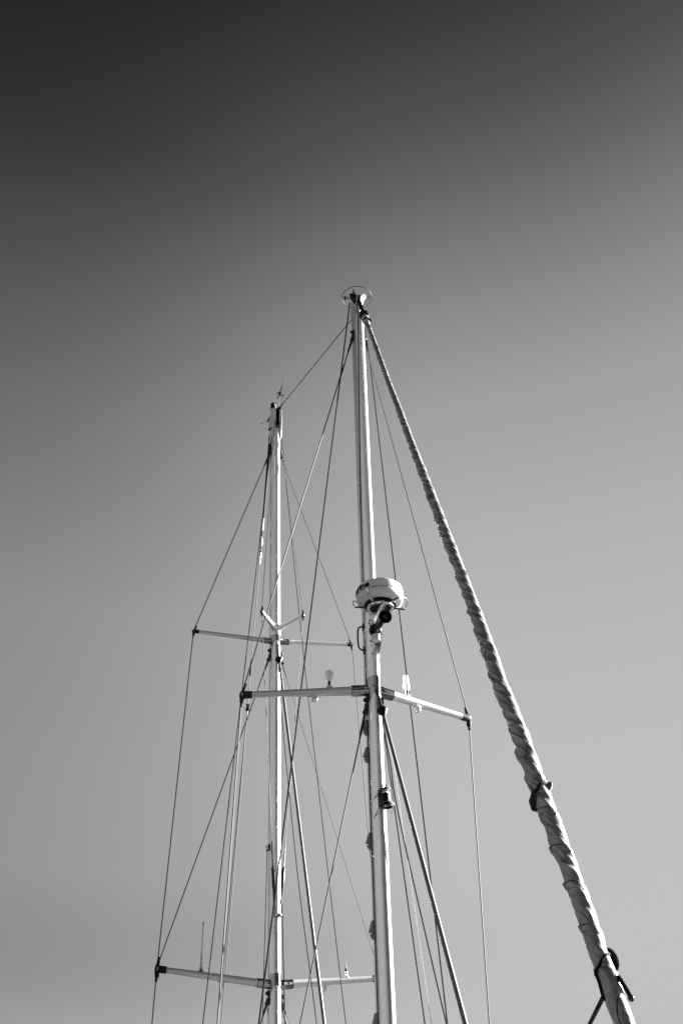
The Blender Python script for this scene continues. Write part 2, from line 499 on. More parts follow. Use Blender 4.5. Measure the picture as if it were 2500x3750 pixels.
# folding mast steps on alternate sides of the aft edge
step_mesh = None
def mast_step(mast, parent, z, side):
    global step_mesh
    c = mast.at(z, 0.050 * side, -0.168)
    if step_mesh is None:
        s_ = MB()
        o = Vector((0, 0, 0))
        V = lambda r, f, u: ATH * r + FWD * f + UP * (u * 0.52)
        s_.prism([V(0, -0.025, 0.17), V(0.018, -0.025, 0.17), V(0.050, -0.025, -0.03), V(0.058, -0.025, -0.075), V(0.035, -0.025, -0.055), V(0, -0.025, -0.085)], FWD * 0.006)
        s_.prism([V(0, 0.02, 0.17), V(0.018, 0.02, 0.17), V(0.050, 0.02, -0.03), V(0.058, 0.02, -0.075), V(0.035, 0.02, -0.055), V(0, 0.02, -0.085)], FWD * 0.006)
        s_.prism([V(0.016, -0.019, 0.165), V(0.048, -0.019, -0.035), V(0.042, -0.019, -0.04), V(0.011, -0.019, 0.16)], FWD * 0.04)
        s_.prism([V(0.002, -0.012, -0.085), V(0.045, -0.012, -0.10), V(0.040, -0.012, -0.155), V(0.018, -0.012, -0.205), V(0.002, -0.012, -0.20)], FWD * 0.024)
        i0 = s_
        ob = s_.build('mast_step', GREYP, None, org=o)
        step_mesh = ob.data
        bpy.data.objects.remove(ob)
    ob = bpy.data.objects.new('mast_step', step_mesh); COL.objects.link(ob)
    ob.parent = parent; ob.location = c - parent.location
    if side < 0:
        ax = Vector((ATH.x, ATH.y, 0))
        m3 = Matrix.Rotation(PI, 3, 'Z')
        ob.rotation_euler = m3.to_euler()
for y in (2645, 2745, 3063, 3390, 3735): mast_step(FM, front, FM.z(y), -1)
for y in (2897, 3225, 3562): mast_step(FM, front, FM.z(y), 1)

# D-shaped hand grip on the left of the mast
za, zb_ = FM.z(2277), FM.z(2362)
g0 = lambda z, r: FM.at(z, -0.05 - r, -0.16)
g = MB().tube(smooth([g0(za, 0.0), g0(za + 0.0, 0.03), g0(za - 0.03, 0.066), g0(za - 0.10, 0.076), g0((za + zb_) / 2, 0.078), g0(zb_ + 0.10, 0.076), g0(zb_ + 0.03, 0.066), g0(zb_, 0.03), g0(zb_, 0.0)], 5), 0.0115, 10)
g.box(g0(za, 0.003), ATH * 0.005, FWD * 0.018, UP * 0.05); g.box(g0(zb_, 0.003), ATH * 0.005, FWD * 0.018, UP * 0.05)
g.build('hand_grip', DARKM, front)

# drilled bracket beside the inner stay
zb2 = FM.z(2588)
bk = MB().prism([FM.at(zb2 + 0.075, 0.012, B_T + 0.002), FM.at(zb2 + 0.075, 0.075, B_T - 0.02), FM.at(zb2 - 0.085, 0.075, B_T - 0.02), FM.at(zb2 - 0.085, 0.012, B_T + 0.002)], FWD * 0.008)
bk.box(FM.at(zb2, 0.045, B_T + 0.035), ATH * 0.004, FWD * 0.035, UP * 0.075)
bk.build('drilled_bracket', DARKM, front)
for k in range(4):
    MB().lathe([(0.008, 0), (0.008, 0.003)], FM.at(zb2 + 0.05 - 0.036 * k, 0.027, B_T + 0.009), FWD, 8).build('bolt', BLACK, front)

# ---------------------------------------------------------------- left mast
z_topb = BM.z(1510)
back = thing('mast', BM.at(DECK), 'white left-hand mast with two pairs of spreaders and a wind vane on top', 'mast')
extrude_section(BM, ellipse_section(a_t, b_t), DECK, z_topb - 0.45, 3).build('mast_tube', PAINT, back)
extrude_section(BM, rect(0.060, -0.200, -0.098), DECK, z_topb - 0.5).build('aft_track', PAINT, back)
extrude_section(BM, rect(0.0625, -0.112, -0.106, 0.002), DECK, z_topb - 0.6).build('luff_groove', GROOVE, back)

zu = BM.z(2350); zl = BM.z(3608)
ru, rl = BM.at(zu), BM.at(zl)
TIP_BL = aft(709, 2311, 4.50); TIP_BR = aft(1288, 2361, 4.56)
TIP_LL = aft(575, 3548, 4.55)
off = TIP_LL - rl
TIP_LR = rl + ATH * (-off.dot(ATH) - 0.02) + FWD * off.dot(FWD) + UP * off.z
T_BL = BM.at(BM.z(1655), -0.10, -0.02); T_BR = BM.at(BM.z(1660), 0.10, -0.02)
down_l = TIP_LL + (TIP_LL - TIP_BL) * 0.3; 
E_BL = aft(557, 3750, 4.6)
E_BR = TIP_LR + ATH * 0.0 - UP * 3.3
spreader(BM, back, ru, TIP_BL, 0.048, 0.032, RUBBER, 0.052, 0.17, T_BL, TIP_LL)
spreader(BM, back, ru, TIP_BR, 0.048, 0.032, RUBBER, 0.052, 0.17, T_BR, TIP_LR)
spreader(BM, back, rl, TIP_LL, 0.066, 0.045, RUBBER, 0.064, 0.19, TIP_BL, E_BL)
spreader(BM, back, rl, TIP_LR, 0.066, 0.045, RUBBER, 0.064, 0.19, TIP_BR, E_BR)
collar(BM, back, zu + 0.06, 0.16, a_t + 0.004, b_t + 0.004, 0.20)
collar(BM, back, zl + 0.06, 0.16, a_t + 0.004, b_t + 0.004, 0.16)
for rt, tps in ((ru, (TIP_BL, TIP_BR)), (rl, (TIP_LL, TIP_LR))):
    for tp in tps:
        dd = (tp - rt).normalized()
        MB().tube([rt + dd * 0.02, rt + dd * 0.11], [0.04, 0.055], 18, UP).build('socket_base', STEEL, back)
for z, r, f, s in ((BM.z(1645), -0.088, -0.03, -1), (BM.z(1650), 0.088, -0.03, 1), (zu - 0.22, -0.084, 0.0, -1), (zu - 0.26, 0.084, 0.0, 1), (zl - 0.14, -0.084, -0.0, -1), (zl - 0.18, 0.084, 0.0, 1)):
    tang(BM, back, z, r, f, s)
# jumper struts: a cast saddle with two arms raked forward
zj = BM.z(2303)
JL = aft(959, 2240, 4.0); JR = aft(1108, 2254, 4.0)
for tp in (JL, JR):
    rt = BM.at(zj - 0.03, 0.02 * (1 if tp is JR else -1), 0.06)
    ks = [0, 0.12, 0.3, 0.6, 1.0]
    js = MB().tube([rt.lerp(tp, k) for k in ks], [0.085, 0.056, 0.044, 0.036, 0.030], 16, UP)
    jo = js.build('jumper_strut', PAINT, back)
    je = MB().ball(tp, 0.036, 12, 8)
    je.prism([tp + UP * 0.10 - ATH * 0.012, tp + UP * 0.10 + ATH * 0.012, tp + ATH * 0.03 - UP * 0.03, tp - UP * 0.12, tp - ATH * 0.03 - UP * 0.03], FWD * 0.02)
    je.build('strut_end', WIRE, jo)
sd = extrude_section(BM, ellipse_section(a_t + 0.008, b_t + 0.008), zj - 0.17, zj + 0.05)
sd.build('strut_saddle', PAINT, back)
rivets(BM, back, [(-42, zj - 0.13), (-30, zj - 0.10), (-48, zj - 0.09), (-15, zj - 0.12), (20, zj + 0.04), (32, zj - 0.14), (12, zu + 0.11), (-30, zl + 0.75), (-34, zl + 0.68), (8, zl + 0.1), (8, zl + 0.0)], a_t + 0.008, b_t + 0.008, 0.008)

# masthead of the left mast
zt = z_topb
hb = MB()
for s in (-1, 1):
    hb.prism([BM.at(zt - 0.75, 0.040 * s, -0.16), BM.at(zt - 0.75, 0.040 * s, 0.09), BM.at(zt - 0.40, 0.038 * s, 0.16), BM.at(zt - 0.06, 0.036 * s, 0.17), BM.at(zt + 0.02, 0.034 * s, 0.10), BM.at(zt + 0.0, 0.034 * s, -0.18)], ATH * (0.052 * s))
hb.build('masthead_box', PAINT, back, bevel=0.006)
MB().box(BM.at(zt - 0.33, 0, 0.0), ATH * 0.036, FWD * 0.10, UP * 0.30).build('masthead_core', GROOVE, back)
for dz in (-0.08, -0.42):
    for r in (-0.018, 0.018):
        MB().lathe([(0.02, -0.012), (0.08, -0.012), (0.07, 0), (0.08, 0.012), (0.02, 0.012)], BM.at(zt + dz, r, 0.115), ATH, 20).build('sheave', BLACK, back)
rivets(BM, back, [(-28, zt - 0.08), (-24, zt - 0.22), (-38, zt - 0.33), (-20, zt - 0.45)], a_t + 0.01, b_t + 0.045, 0.017)

# ---------------------------------------------------------------- standing rigging
def to_deck(p, q, z=DECK):
    d = q - p
    return p + d * ((z - p.z) / d.z)

def wire(name, label, pts, dia, m=WIRE, top=None, bottom=None, group=None, cat='wire', sleeves=(), n=8, rad=None):
    """a wire or rope through the points, with swaged ends; one thing"""
    root_ = thing(name, pts[0], label, cat, group)
    MB().tube(pts, rad or dia / 2, n).build('wire' if m in (WIRE, DWIRE) else 'line', m, root_)
    if top:
        d = (pts[1] - pts[0]).normalized()
        a = pts[0]
        MB().tube([a + d * 0.06, a + d * 0.09, a + d * (top * 0.75), a + d * top], [dia * 0.75, dia * 1.0, dia * 0.95, dia * 0.6], 10).build('swaged_end', DARKM, root_)
        x, y, _ = frame(d, FWD)
        tg = MB()
        for s in (-1, 1): tg.box(a + d * 0.03 + x * (0.017 * s), x * 0.006, y * 0.018, d * 0.065)
        tg.tube([a + d * 0.07 - x * 0.035, a + d * 0.07 + x * 0.035], 0.013, 8); tg.tube([a - d * 0.02 - x * 0.03, a - d * 0.02 + x * 0.03], 0.012, 8)
        tg.build('toggle', DARKM, root_)
    for (k, t0, t1, f, mm, nm) in sleeves:
        p, q = pts[k], pts[k + 1]
        MB().tube([p.lerp(q, t0), p.lerp(q, t0 + (t1 - t0) * 0.1), p.lerp(q, t1 - (t1 - t0) * 0.1), p.lerp(q, t1)], [dia * f * 0.4, dia * f / 2, dia * f / 2, dia * f * 0.4], 10).build(nm, mm, root_)
    return root_

GF = 'wires of the middle mast'; GB = 'wires of the left mast'
P = 0.0037                                    # metres per photo pixel at the middle mast
wire('shroud', 'bright shroud from the middle mast over its left spreader tip', [T_FL, TIP_FL + Vector((0, 0, 0.02)), to_deck(TIP_FL, E_FL)], 0.0195, WIRE, 0.36, None, GF, 'shroud', [(0, 0.09, 0.16, 1.15, BROPE, 'dark_sleeve')])
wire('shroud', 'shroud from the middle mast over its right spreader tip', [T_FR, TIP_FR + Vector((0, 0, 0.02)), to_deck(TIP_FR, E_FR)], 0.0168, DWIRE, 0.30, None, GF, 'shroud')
LB0 = FM.at(FM.z(1112), -0.10, -0.02)
wire('halyard', 'long black line from the middle masthead block slanting down left past both masts', [FM.at(FM.z(1112), -0.13, -0.02), to_deck(aft(1278, 1107, 0.15), aft(947, 3750, 1.0))], 0.021, BROPE, None, None, GF, 'rope')
LC = [FM.at(FM.z(1168), 0.085, 0.0), aft(1353, 1312, 0.1), to_deck(aft(1369, 1450, 0.12), aft(1637.5, 3750, 1.0))]
wire('halyard', 'long black line from the middle masthead slanting down behind the right spreader', LC, 0.0185, BROPE, None, None, GF, 'rope')
LOL = FM.at(z_spr - 0.22, -0.095, -0.03); LOR = FM.at(z_spr - 0.26, 0.095, -0.03)
wire('lower_shroud', 'lower shroud slanting down left from under the left spreader of the middle mast', [LOL, to_deck(LOL, aft(1099, 3750, 0.8))], 0.0185, WIRE, 0.40, None, GF, 'shroud')
wire('lower_shroud', 'dark lower shroud close along the right edge of the middle mast', [LOR, to_deck(LOR, aft(1555, 3750, 0.8))], 0.0165, BROPE, 0.40, None, GF, 'shroud')
H1 = mid(1394, 2604, 0.02)
wire('halyard', 'black rope under the inner stay, bowing down to the right of the middle mast', smooth([H1, aft(1428, 2790, -0.2), aft(1483.6, 3100, -0.1), to_deck(aft(1483.6, 3100, -0.1), aft(1635, 3750, 0.0))], 6), 0.017, BROPE, None, None, GF, 'rope')
wire('halyard', 'thin white rope hanging behind the inner stay of the middle mast', smooth([FM.at(FM.z(2660), 0.09, 0.0), aft(1438, 2786, 0.0), aft(1474, 3035, 0.0), aft(1491.5, 3150, 0.0), to_deck(aft(1491.5, 3150, 0.0), aft(1579, 3750, 0.0))], 6), 0.0095, WROPE, None, None, GF, 'rope')
wire('mast_rope', 'dark rope running down the face of the middle mast from its masthead', [FM.at(zc - 0.12, -0.045, 0.125), FM.at(zc - 0.6, -0.052, 0.105), FM.at(FM.z(1450), -0.070, 0.068), FM.at(FM.z(1900), -0.088, 0.0), FM.at(FM.z(2400), -0.086, -0.03), FM.at(FM.z(3000), -0.080, -0.06), FM.at(DECK, -0.075, -0.08)], 0.013, BROPE, None, None, GF, 'rope')

# triatic stay between the mastheads
TA, TB = FM.at(FM.z(1168) + 0.20, -0.03, -0.20), BM.at(BM.z(1520), 0.01, 0.20)
wire('triatic_stay', 'thin stay strung between the two mastheads', [TB, TA], 0.015, BROPE, 0.35, None, None, 'stay')

# inner stays: rolled foils with a dark funnel at the top
def inner_stay(label, top, bot, r0, r1):
    t = thing('inner_stay', top, label, 'stay', 'rolled inner stays in front of the masts')
    d = (bot - top).normalized()
    MB().tube([top, top.lerp(bot, 0.5), bot], [r0, (r0 + r1) / 2, r1], 18).build('foil', FOIL, t)
    MB().lathe([(r0 * 0.9, -0.02), (0.034, 0.0), (0.062, 0.025), (0.068, 0.045), (0.062, 0.06), (0.045, 0.09), (r0 * 1.3, 0.13), (r0 * 1.1, 0.135)], top - d * 0.02, d, 24).build('funnel', BLACK, t)
    up = top - d * 0.42
    lk = MB().tube([top - d * 0.03, up + d * 0.12], [0.022, 0.018], 10)
    lk.ball(up + d * 0.10, 0.030, 10, 8)
    for s in (-1, 1): lk.box(up + d * 0.03 + ATH * 0.016 * s, ATH * 0.006, FWD * 0.022, d * 0.09)
    lk.tube([up - ATH * 0.04, up + ATH * 0.04], 0.015, 8)
    lk.build('toggle', DARKM, t)
    return t
it = mid(1398, 2598); ib = mid(1703, 3750)
inner_stay('thick rod stay from a black funnel below the right spreader, slanting down right', it, to_deck(it, ib), 0.022, 0.024)
jt = mid(1021, 2412); jb = mid(1187, 3750)
inner_stay('thick rod stay slanting down right between the masts from a black funnel', jt, to_deck(jt, jb), 0.021, 0.022)

# left mast
wire('shroud', 'shroud from the left mast over its two left spreader tips', [T_BL, TIP_BL, TIP_LL, to_deck(TIP_LL, E_BL)], 0.0185, WIRE, 0.42, None, GB, 'shroud')
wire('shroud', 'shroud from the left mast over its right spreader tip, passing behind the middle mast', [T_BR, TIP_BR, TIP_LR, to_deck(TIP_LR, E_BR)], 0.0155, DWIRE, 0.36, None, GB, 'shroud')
SL = BM.at(zu - 0.30, -0.10, 0.0); SR = BM.at(zu - 0.34, 0.10, 0.0)
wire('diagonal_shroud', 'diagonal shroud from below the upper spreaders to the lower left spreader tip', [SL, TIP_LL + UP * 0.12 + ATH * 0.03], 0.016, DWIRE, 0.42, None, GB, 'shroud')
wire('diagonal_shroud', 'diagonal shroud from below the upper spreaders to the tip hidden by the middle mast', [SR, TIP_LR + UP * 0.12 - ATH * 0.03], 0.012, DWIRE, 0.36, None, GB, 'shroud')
XL = BM.at(zl - 0.20, -0.10, 0.0); XR = BM.at(zl - 0.24, 0.10, 0.0)
wire('lower_shroud', 'lower shroud under the lower left spreader of the left mast', [XL, to_deck(XL, aft(953, 3750, 5.0))], 0.020, WIRE, 0.40, None, GB, 'shroud')
wire('lower_shroud', 'outer of two bright wires under the lower right spreader of the left mast', [XR, to_deck(XR, aft(1066, 3750, 5.0))], 0.014, WIRE, 0.30, None, GB, 'shroud')
wire('lower_shroud', 'inner of two bright wires under the lower right spreader of the left mast', [XR - ATH * 0.02, to_deck(XR, aft(1053.5, 3750, 4.4))], 0.014, WIRE, 0.30, None, GB, 'shroud')
L4T = BM.at(BM.z(1588), -0.075, 0.04)
wire('halyard', 'dark line from the left masthead down past the left spreader tip of the middle mast', [L4T, to_deck(L4T, aft(743, 3750, 4.1))], 0.017, BROPE, None, None, GB, 'rope')
# backstay with two white insulators
b0 = BM.at(BM.z(1585), -0.07, -0.16); b1 = aft(810, 3750, 6.8)
bs = wire('backstay', 'insulated backstay of the left mast with two white insulators along it', [b0, to_deck(b0, b1)], 0.017, WIRE, 0.5, None, GB, 'stay')
dd = (b1 - b0)
def bpt(y):
    lo, hi = 0.0, 1.0
    for _ in range(30):
        m_ = (lo + hi) / 2; qv = CAM_R.transposed() @ (b0 + dd * m_ - EYE)
        if CY - FPX * qv.y / -qv.z < y: lo = m_
        else: hi = m_
    return b0 + dd * lo
MB().tube([bpt(1600), bpt(1740), bpt(1900)], [0.028, 0.024, 0.020], 10).build('sheath', RUBBER, bs)
MB().tube([bpt(1898), bpt(1942)], [0.020, 0.020], 10).build('insulator', PLASTIC, bs)
MB().tube([bpt(1970), bpt(1975), bpt(1995), bpt(2000)], [0.018, 0.030, 0.030, 0.018], 12).build('insulator', PLASTIC, bs)
for y in (1950, 1960, 2006, 2018):
    MB().ball(bpt(y), 0.024, 10, 8).build('shackle', DARKM, bs)
MB().tube([bpt(2024), bpt(2062), bpt(2066)], [0.020, 0.020, 0.012], 10).build('lower_fitting', PLASTIC, bs)
MB().tube([bpt(2420), bpt(2425), bpt(2472), bpt(2476)], [0.011, 0.019, 0.019, 0.011], 10).build('dark_sleeve', RUBBER, bs)
b2 = bpt(2585)
wire('running_line', 'thin line leaving the insulated backstay and running beside it to the deck', [b2, to_deck(b2, aft(798, 3750, 6.6))], 0.014, BROPE, 0.22, None, GB, 'rope')
L6 = [BM.at(BM.z(1556), 0.03, 0.14), BM.at(BM.z(1594), 0.10, 0.06), aft(1085.5, 2150, 4.2), aft(1122, 2500, 4.15), aft(1213, 3300, 4.0), to_deck(aft(1213, 3300, 4.0), aft(1266, 3750, 4.0))]
wire('halyard', 'thin line from the left masthead slanting down right between the masts', L6, 0.0135, BROPE, None, None, GB, 'rope')
SK = [BM.at(zu - 0.30, 0.02, 0.16), aft(1022, 2500, 4.2), aft(1041, 2720, 4.0), aft(1073.6, 3050, 3.8), aft(1101, 3300, 3.7), aft(1135.4, 3561, 3.6), aft(1159, 3750, 3.5)]
SK.append(to_deck(SK[-2], SK[-1]))
wire('halyard', 'slack rope sagging beside the inner stay of the left mast', smooth(SK, 6), 0.0145, BROPE, None, None, GB, 'rope')
# jumper wires over the V struts
for tp, y0, r, yb, lab in ((JL, 1625, -0.09, 3345, 'thin wire over the left arm of the V strut on the left mast'), (JR, 1600, 0.09, 3345, 'thin wire over the right arm of the V strut on the left mast')):
    up_ = BM.at(BM.z(y0), r * 0.8, 0.09)
    s = -1 if r < 0 else 1
    lo_ = BM.at(BM.z(yb - 12), 0.045 * s, b_t + 0.02)
    jw = thing('jumper_wire', up_, lab, 'wire', 'jumper wires of the left mast')
    MB().tube([up_, tp + UP * 0.08, tp - UP * 0.06, lo_], 0.0055, 8).build('wire', WIRE, jw)
    d = (lo_ - tp).normalized()
    MB().tube([lo_ - d * 0.95, lo_ - d * 0.60, lo_ - d * 0.58, lo_ - d * 0.56, lo_ - d * 0.28, lo_ - d * 0.26, lo_ - d * 0.05], [0.009, 0.013, 0.016, 0.027, 0.027, 0.020, 0.018], 12).build('turnbuckle', DARKM, jw)
    MB().tube([lo_ - d * 0.06, lo_ + d * 0.06], 0.008, 8).build('pin', DARKM, jw)
    MB().ball(lo_ + d * 0.10 - FWD * 0.015, 0.032, 14, 10).build('ball_end', STEEL, jw)
# flag halyards hanging from eyes
e1 = BM.at(BM.z(3104), -0.125, 0.0); e2 = BM.at(BM.z(3110), 0.10, -0.05)
f1 = thing('flag_halyard', e1, 'very thin line hanging from an eye on the left edge of the left mast', 'rope', 'flag halyards of the left mast')
ey = MB().tube(arc(e1 + UP * 0.0, ATH, UP, 0.018, 0, 2 * PI, 12)[:-1], 0.006, 6, closed=True)
ey.box(e1 + ATH * 0.03, ATH * 0.012, FWD * 0.01, UP * 0.05); ey.ball(e1 - UP * 0.05, 0.018, 8, 6)
ey.build('eye', DARKM, f1)
MB().tube([e1 - UP * 0.05, to_deck(e1, aft(961, 3750, 4.6))], 0.0055, 6).build('line', BROPE, f1)
f2 = thing('flag_halyard', e2, 'dark line hanging along the right edge of the left mast', 'rope', 'flag halyards of the left mast')
MB().tube([e2, aft(1034.6, 3400, 4.6), to_deck(aft(1034.6, 3400, 4.6), aft(1043.5, 3750, 4.7))], 0.009, 6).build('line', BROPE, f2)
MB().box(e2, ATH * 0.015, FWD * 0.012, UP * 0.03).build('eye', DARKM, f2)

# ---------------------------------------------------------------- radar
DC = mid(1390, 2190)                          # centre of the seam
DR = 0.300
VIEW = Vector((EYE.x - DC.x, EYE.y - DC.y, 0)).normalized()   # towards the photographer, level
VL = UP.cross(VIEW) * -1.0                    # level, to the photographer's left... checked below
if VL.x > 0: VL = -VL
rad = thing('radar_scanner', DC, 'round white radar dome on a bracket at the front of the middle mast', 'radar')
top_p = [(DR * 0.985, 0.005), (DR * 0.985, 0.010), (DR, 0.013), (DR * 0.997, 0.05), (DR * 0.985, 0.086), (DR * 0.972, 0.106), (DR * 0.958, 0.110), (DR * 0.960, 0.114), (DR * 0.93, 0.128), (DR * 0.85, 0.139), (DR * 0.6, 0.149), (DR * 0.3, 0.154), (0.0, 0.155)]
MB().lathe(top_p, DC, UP, 72).build('dome_top', PLASTIC, rad, angle=30)
MB().lathe([(DR * 0.972, -0.004), (DR * 0.972, 0.008)], DC, UP, 72).build('seam', GROOVE, rad)
bot_p = [(DR * 0.985, -0.003), (DR * 0.998, -0.006), (DR, -0.02), (DR * 0.99, -0.045), (DR * 0.95, -0.068), (DR * 0.87, -0.084), (DR * 0.77, -0.093), (DR * 0.69, -0.098), (DR * 0.665, -0.102), (DR * 0.60, -0.104)]
MB().lathe(bot_p, DC, UP, 72).build('dome_base', PLASTIC, rad, angle=60)
MB().lathe([(DR * 0.60, -0.101), (DR * 0.665, -0.102), (DR * 0.665, -0.126), (DR * 0.62, -0.130), (DR * 0.60, -0.134)], DC, UP, 60).build('base_ring', BLACK, rad)
RC = DC - UP * 0.142
pr = MB(); n_ = 48
i = pr.ring(RC, ATH, FWD, 0.172, 0.172, n_); j = pr.ring(RC, ATH, FWD, 0.135, 0.135, n_)
k = pr.ring(RC - UP * 0.014, ATH, FWD, 0.172, 0.172, n_); l = pr.ring(RC - UP * 0.014, ATH, FWD, 0.135, 0.135, n_)
pr.bridge(i, j, n_); pr.bridge(k, l, n_); pr.bridge(i, k, n_); pr.bridge(j, l, n_)
pr.build('mounting_ring', PAINT, rad)
MB().lathe([(0.13, 0.0), (0.13, 0.016), (0.05, 0.018)], RC, UP, 40).build('base_recess', BLACK, rad)
fin = MB()
for q_ in range(16):
    a = -0.6 + 1.9 * q_ / 15
    u = VIEW * math.cos(a) - VL * math.sin(a)
    fin.box(RC + u * 0.095 + UP * 0.0, u * 0.022, UP * 0.004, u.cross(UP) * 0.0025)
fin.build('cooling_fins', DARKM, rad)
for a in (-0.85, 0.2, 1.25, 2.4, 3.6):
    u = VIEW * math.cos(a) - VL * math.sin(a)
    MB().lathe([(0.011, 0), (0.011, 0.010), (0.006, 0.014)], RC + u * 0.154 - UP * 0.013, -UP, 8).build('bolt', DARKM, rad)
# guard: flat arms under the dome and bent rods round its sides
GA = [VL * 1.0 + VIEW * 0.10, VL * -0.80 + VIEW * 0.75, VL * -0.85 + VIEW * -0.25, VL * 0.35 + VIEW * -0.9]
ends = []
for u in GA:
    u = u.normalized(); t_ = UP.cross(u)
    e_ = DC + u * 0.315 - UP * 0.130
    MB().box(DC + u * 0.245 - UP * 0.134, u * 0.075, t_ * 0.011, UP * 0.006).build('guard_arm', DARKM, rad)
    ends.append((u, e_))
gr = MB()
for (u, e_), sgn in ((ends[0], 1), (ends[2], -1)):
    v = (VL * sgn)
    gr.tube(smooth([e_, e_ + u * 0.016 + UP * 0.02, DC + v * 0.342 - UP * 0.07, DC + v * 0.340 - UP * 0.03, DC + v * 0.315 + UP * 0.005 - VIEW * 0.06, DC + v * 0.26 + UP * 0.02 - VIEW * 0.18, DC + v * 0.10 + UP * 0.02 - VIEW * 0.31], 6), 0.0055, 8)
gr.tube(smooth([ends[1][1], ends[1][1] + UP * 0.03 + ends[1][0] * 0.012, DC - VL * 0.32 - UP * 0.08 + VIEW * 0.10, DC - VL * 0.338 - UP * 0.05 + VIEW * 0.02], 6), 0.0055, 8)
gr.tube([ends[1][1], ends[2][1]], 0.005, 8)
gr.build('guard_rod', WIRE, rad)
# crinkled strap on the front of the base
st = MB()
a = 0.50
prev = None
for q_ in range(9):
    t = q_ / 8
    prof = [(1.006, -0.008), (1.010, -0.022), (1.0, -0.045), (0.955, -0.068), (0.88, -0.086), (0.78, -0.097), (0.71, -0.105), (0.68, -0.124), (0.60, -0.138)][q_]
    u = VIEW * math.cos(a) + VL * math.sin(a); tv = UP.cross(u)
    c = DC + u * (DR * prof[0] + 0.006) + UP * prof[1]
    w_ = 0.017
    i = len(st.v)
    jit = 0.005 * math.sin(q_ * 2.3)
    st.v += [c - tv * (w_ + jit), c + tv * (w_ - jit), c + tv * (w_ - jit) + u * 0.008, c - tv * (w_ + jit) + u * 0.008]
    if q_: st.bridge(i - 4, i, 4)
st.build('crinkled_strap', FOILTAPE, rad)
# bracket: two tapering cheeks from the mast up to the ring
zbr = FM.z(2262)
for s, w_ in ((-1, -0.040), (1, 0.006)):
    c0 = FM.at(zbr, 0.040 * s, B_T - 0.02)
    br = MB().prism([c0 + UP * 0.10, c0 - UP * 0.16, RC + ATH * 0.028 * s + FWD * 0.10 - UP * 0.016, RC + ATH * 0.028 * s + FWD * 0.155 - UP * 0.016, RC + ATH * 0.028 * s + FWD * 0.155, RC + ATH * 0.03 * s - FWD * 0.16], ATH * (w_ * s))
    br.build('bracket_cheek', PAINT, rad)
mbp = MB().prism([FM.at(zbr + 0.02, -0.04, B_T + 0.07), FM.at(zbr + 0.02, 0.04, B_T + 0.07), RC + ATH * 0.028 + FWD * 0.15 - UP * 0.02, RC - ATH * 0.028 + FWD * 0.15 - UP * 0.02], UP * 0.01)
mbp.build('bracket_web', PAINT, rad)
pl = extrude_section(FM, [(A_T * 1.06 * math.cos(R(t)), B_T * 1.06 * math.sin(R(t))) for t in range(25, 156, 10)] + [(A_T * 0.98 * math.cos(R(t)), B_T * 0.98 * math.sin(R(t))) for t in range(155, 24, -10)], zbr - 0.22, zbr + 0.16, 1)
pl.build('mounting_plate', PAINT, rad)
for ang, z in ((-38, 0.11), (-44, 0.06), (-38, 0.03), (-40, -0.10), (-46, -0.14), (-36, -0.18)):
    t = R(90 - ang)
    MB().lathe([(0.012, 0), (0.012, 0.008), (0.007, 0.013)], FM.at(zbr + z, A_T * 1.06 * math.cos(t), B_T * 1.06 * math.sin(t)), (ATH * math.cos(t) / A_T + FWD * math.sin(t) / B_T), 8).build('bolt', DARKM, rad)
# lettering wrapped round the band
def lettering(text, size, sx, end_ang, rad_, c, z0, parent, m):
    cu = bpy.data.curves.new('lettering', 'FONT'); cu.body = text; cu.size = size; cu.offset = size * 0.035; cu.resolution_u = 3
    to = bpy.data.objects.new('lettering_tmp', cu); COL.objects.link(to)
    dg = bpy.context.evaluated_depsgraph_get()
    me = bpy.data.meshes.new_from_object(to.evaluated_get(dg))
    bpy.data.objects.remove(to)
    bm = bmesh.new(); bm.from_mesh(me)
    bmesh.ops.triangulate(bm, faces=bm.faces)
    bmesh.ops.subdivide_edges(bm, edges=[e for e in bm.edges if e.calc_length() > 0.02], cuts=2)
    xm = max(v.co.x for v in bm.verts)
    for v in bm.verts:
        a = end_ang + (xm - v.co.x) * sx / rad_
        u = VIEW * math.cos(a) + VL * math.sin(a)
        v.co = c + u * rad_ + UP * (z0 + v.co.y) - parent.location
    bm.to_mesh(me); bm.free()
    me.materials.append(m)
    o = bpy.data.objects.new('lettering', me); COL.objects.link(o); o.parent = parent
    return o
lettering('marine', 0.118, 1.16, R(23.5), DR * 1.0 + 0.0025, DC, 0.018, rad, INK)

# ---------------------------------------------------------------- horn under the radar
HB = mid(1376, 2309, 0.0); BL = mid(1409.5, 2259)
horn = thing('signal_horn', HB, 'black signal horn on a toothed hub under the radar', 'horn')
d_ = (BL - HB).normalized()
hl = (BL - HB).length
mo = (d_ * 0.75 + (EYE - BL).normalized() * 0.65).normalized()
bell = MB()
bell.tube([HB, HB + d_ * 0.05, HB + d_ * (hl - 0.14), BL - mo * 0.075], [0.042, 0.036, 0.034, 0.038], 24)
bell.build('arm', GLOSS, horn)
bell = MB().lathe([(0.030, -0.085), (0.040, -0.075), (0.054, -0.055), (0.070, -0.022), (0.081, 0.0), (0.085, 0.008), (0.083, 0.014), (0.077, 0.010), (0.062, -0.020), (0.046, -0.048), (0.020, -0.062), (0.0, -0.064)], BL, mo, 36)
bell.build('bell', GLOSS, horn)
ax = (VIEW * 0.72 + VL * -0.25 - UP * 0.45).normalized()
hbm = MB().lathe([(0.060, -0.045), (0.078, -0.035), (0.078, -0.01), (0.074, 0.012), (0.058, 0.032), (0.03, 0.040)], HB, ax, 32)
hbm.build('hub', BLACK, horn)
X, Y, D = frame(ax)
te = MB()
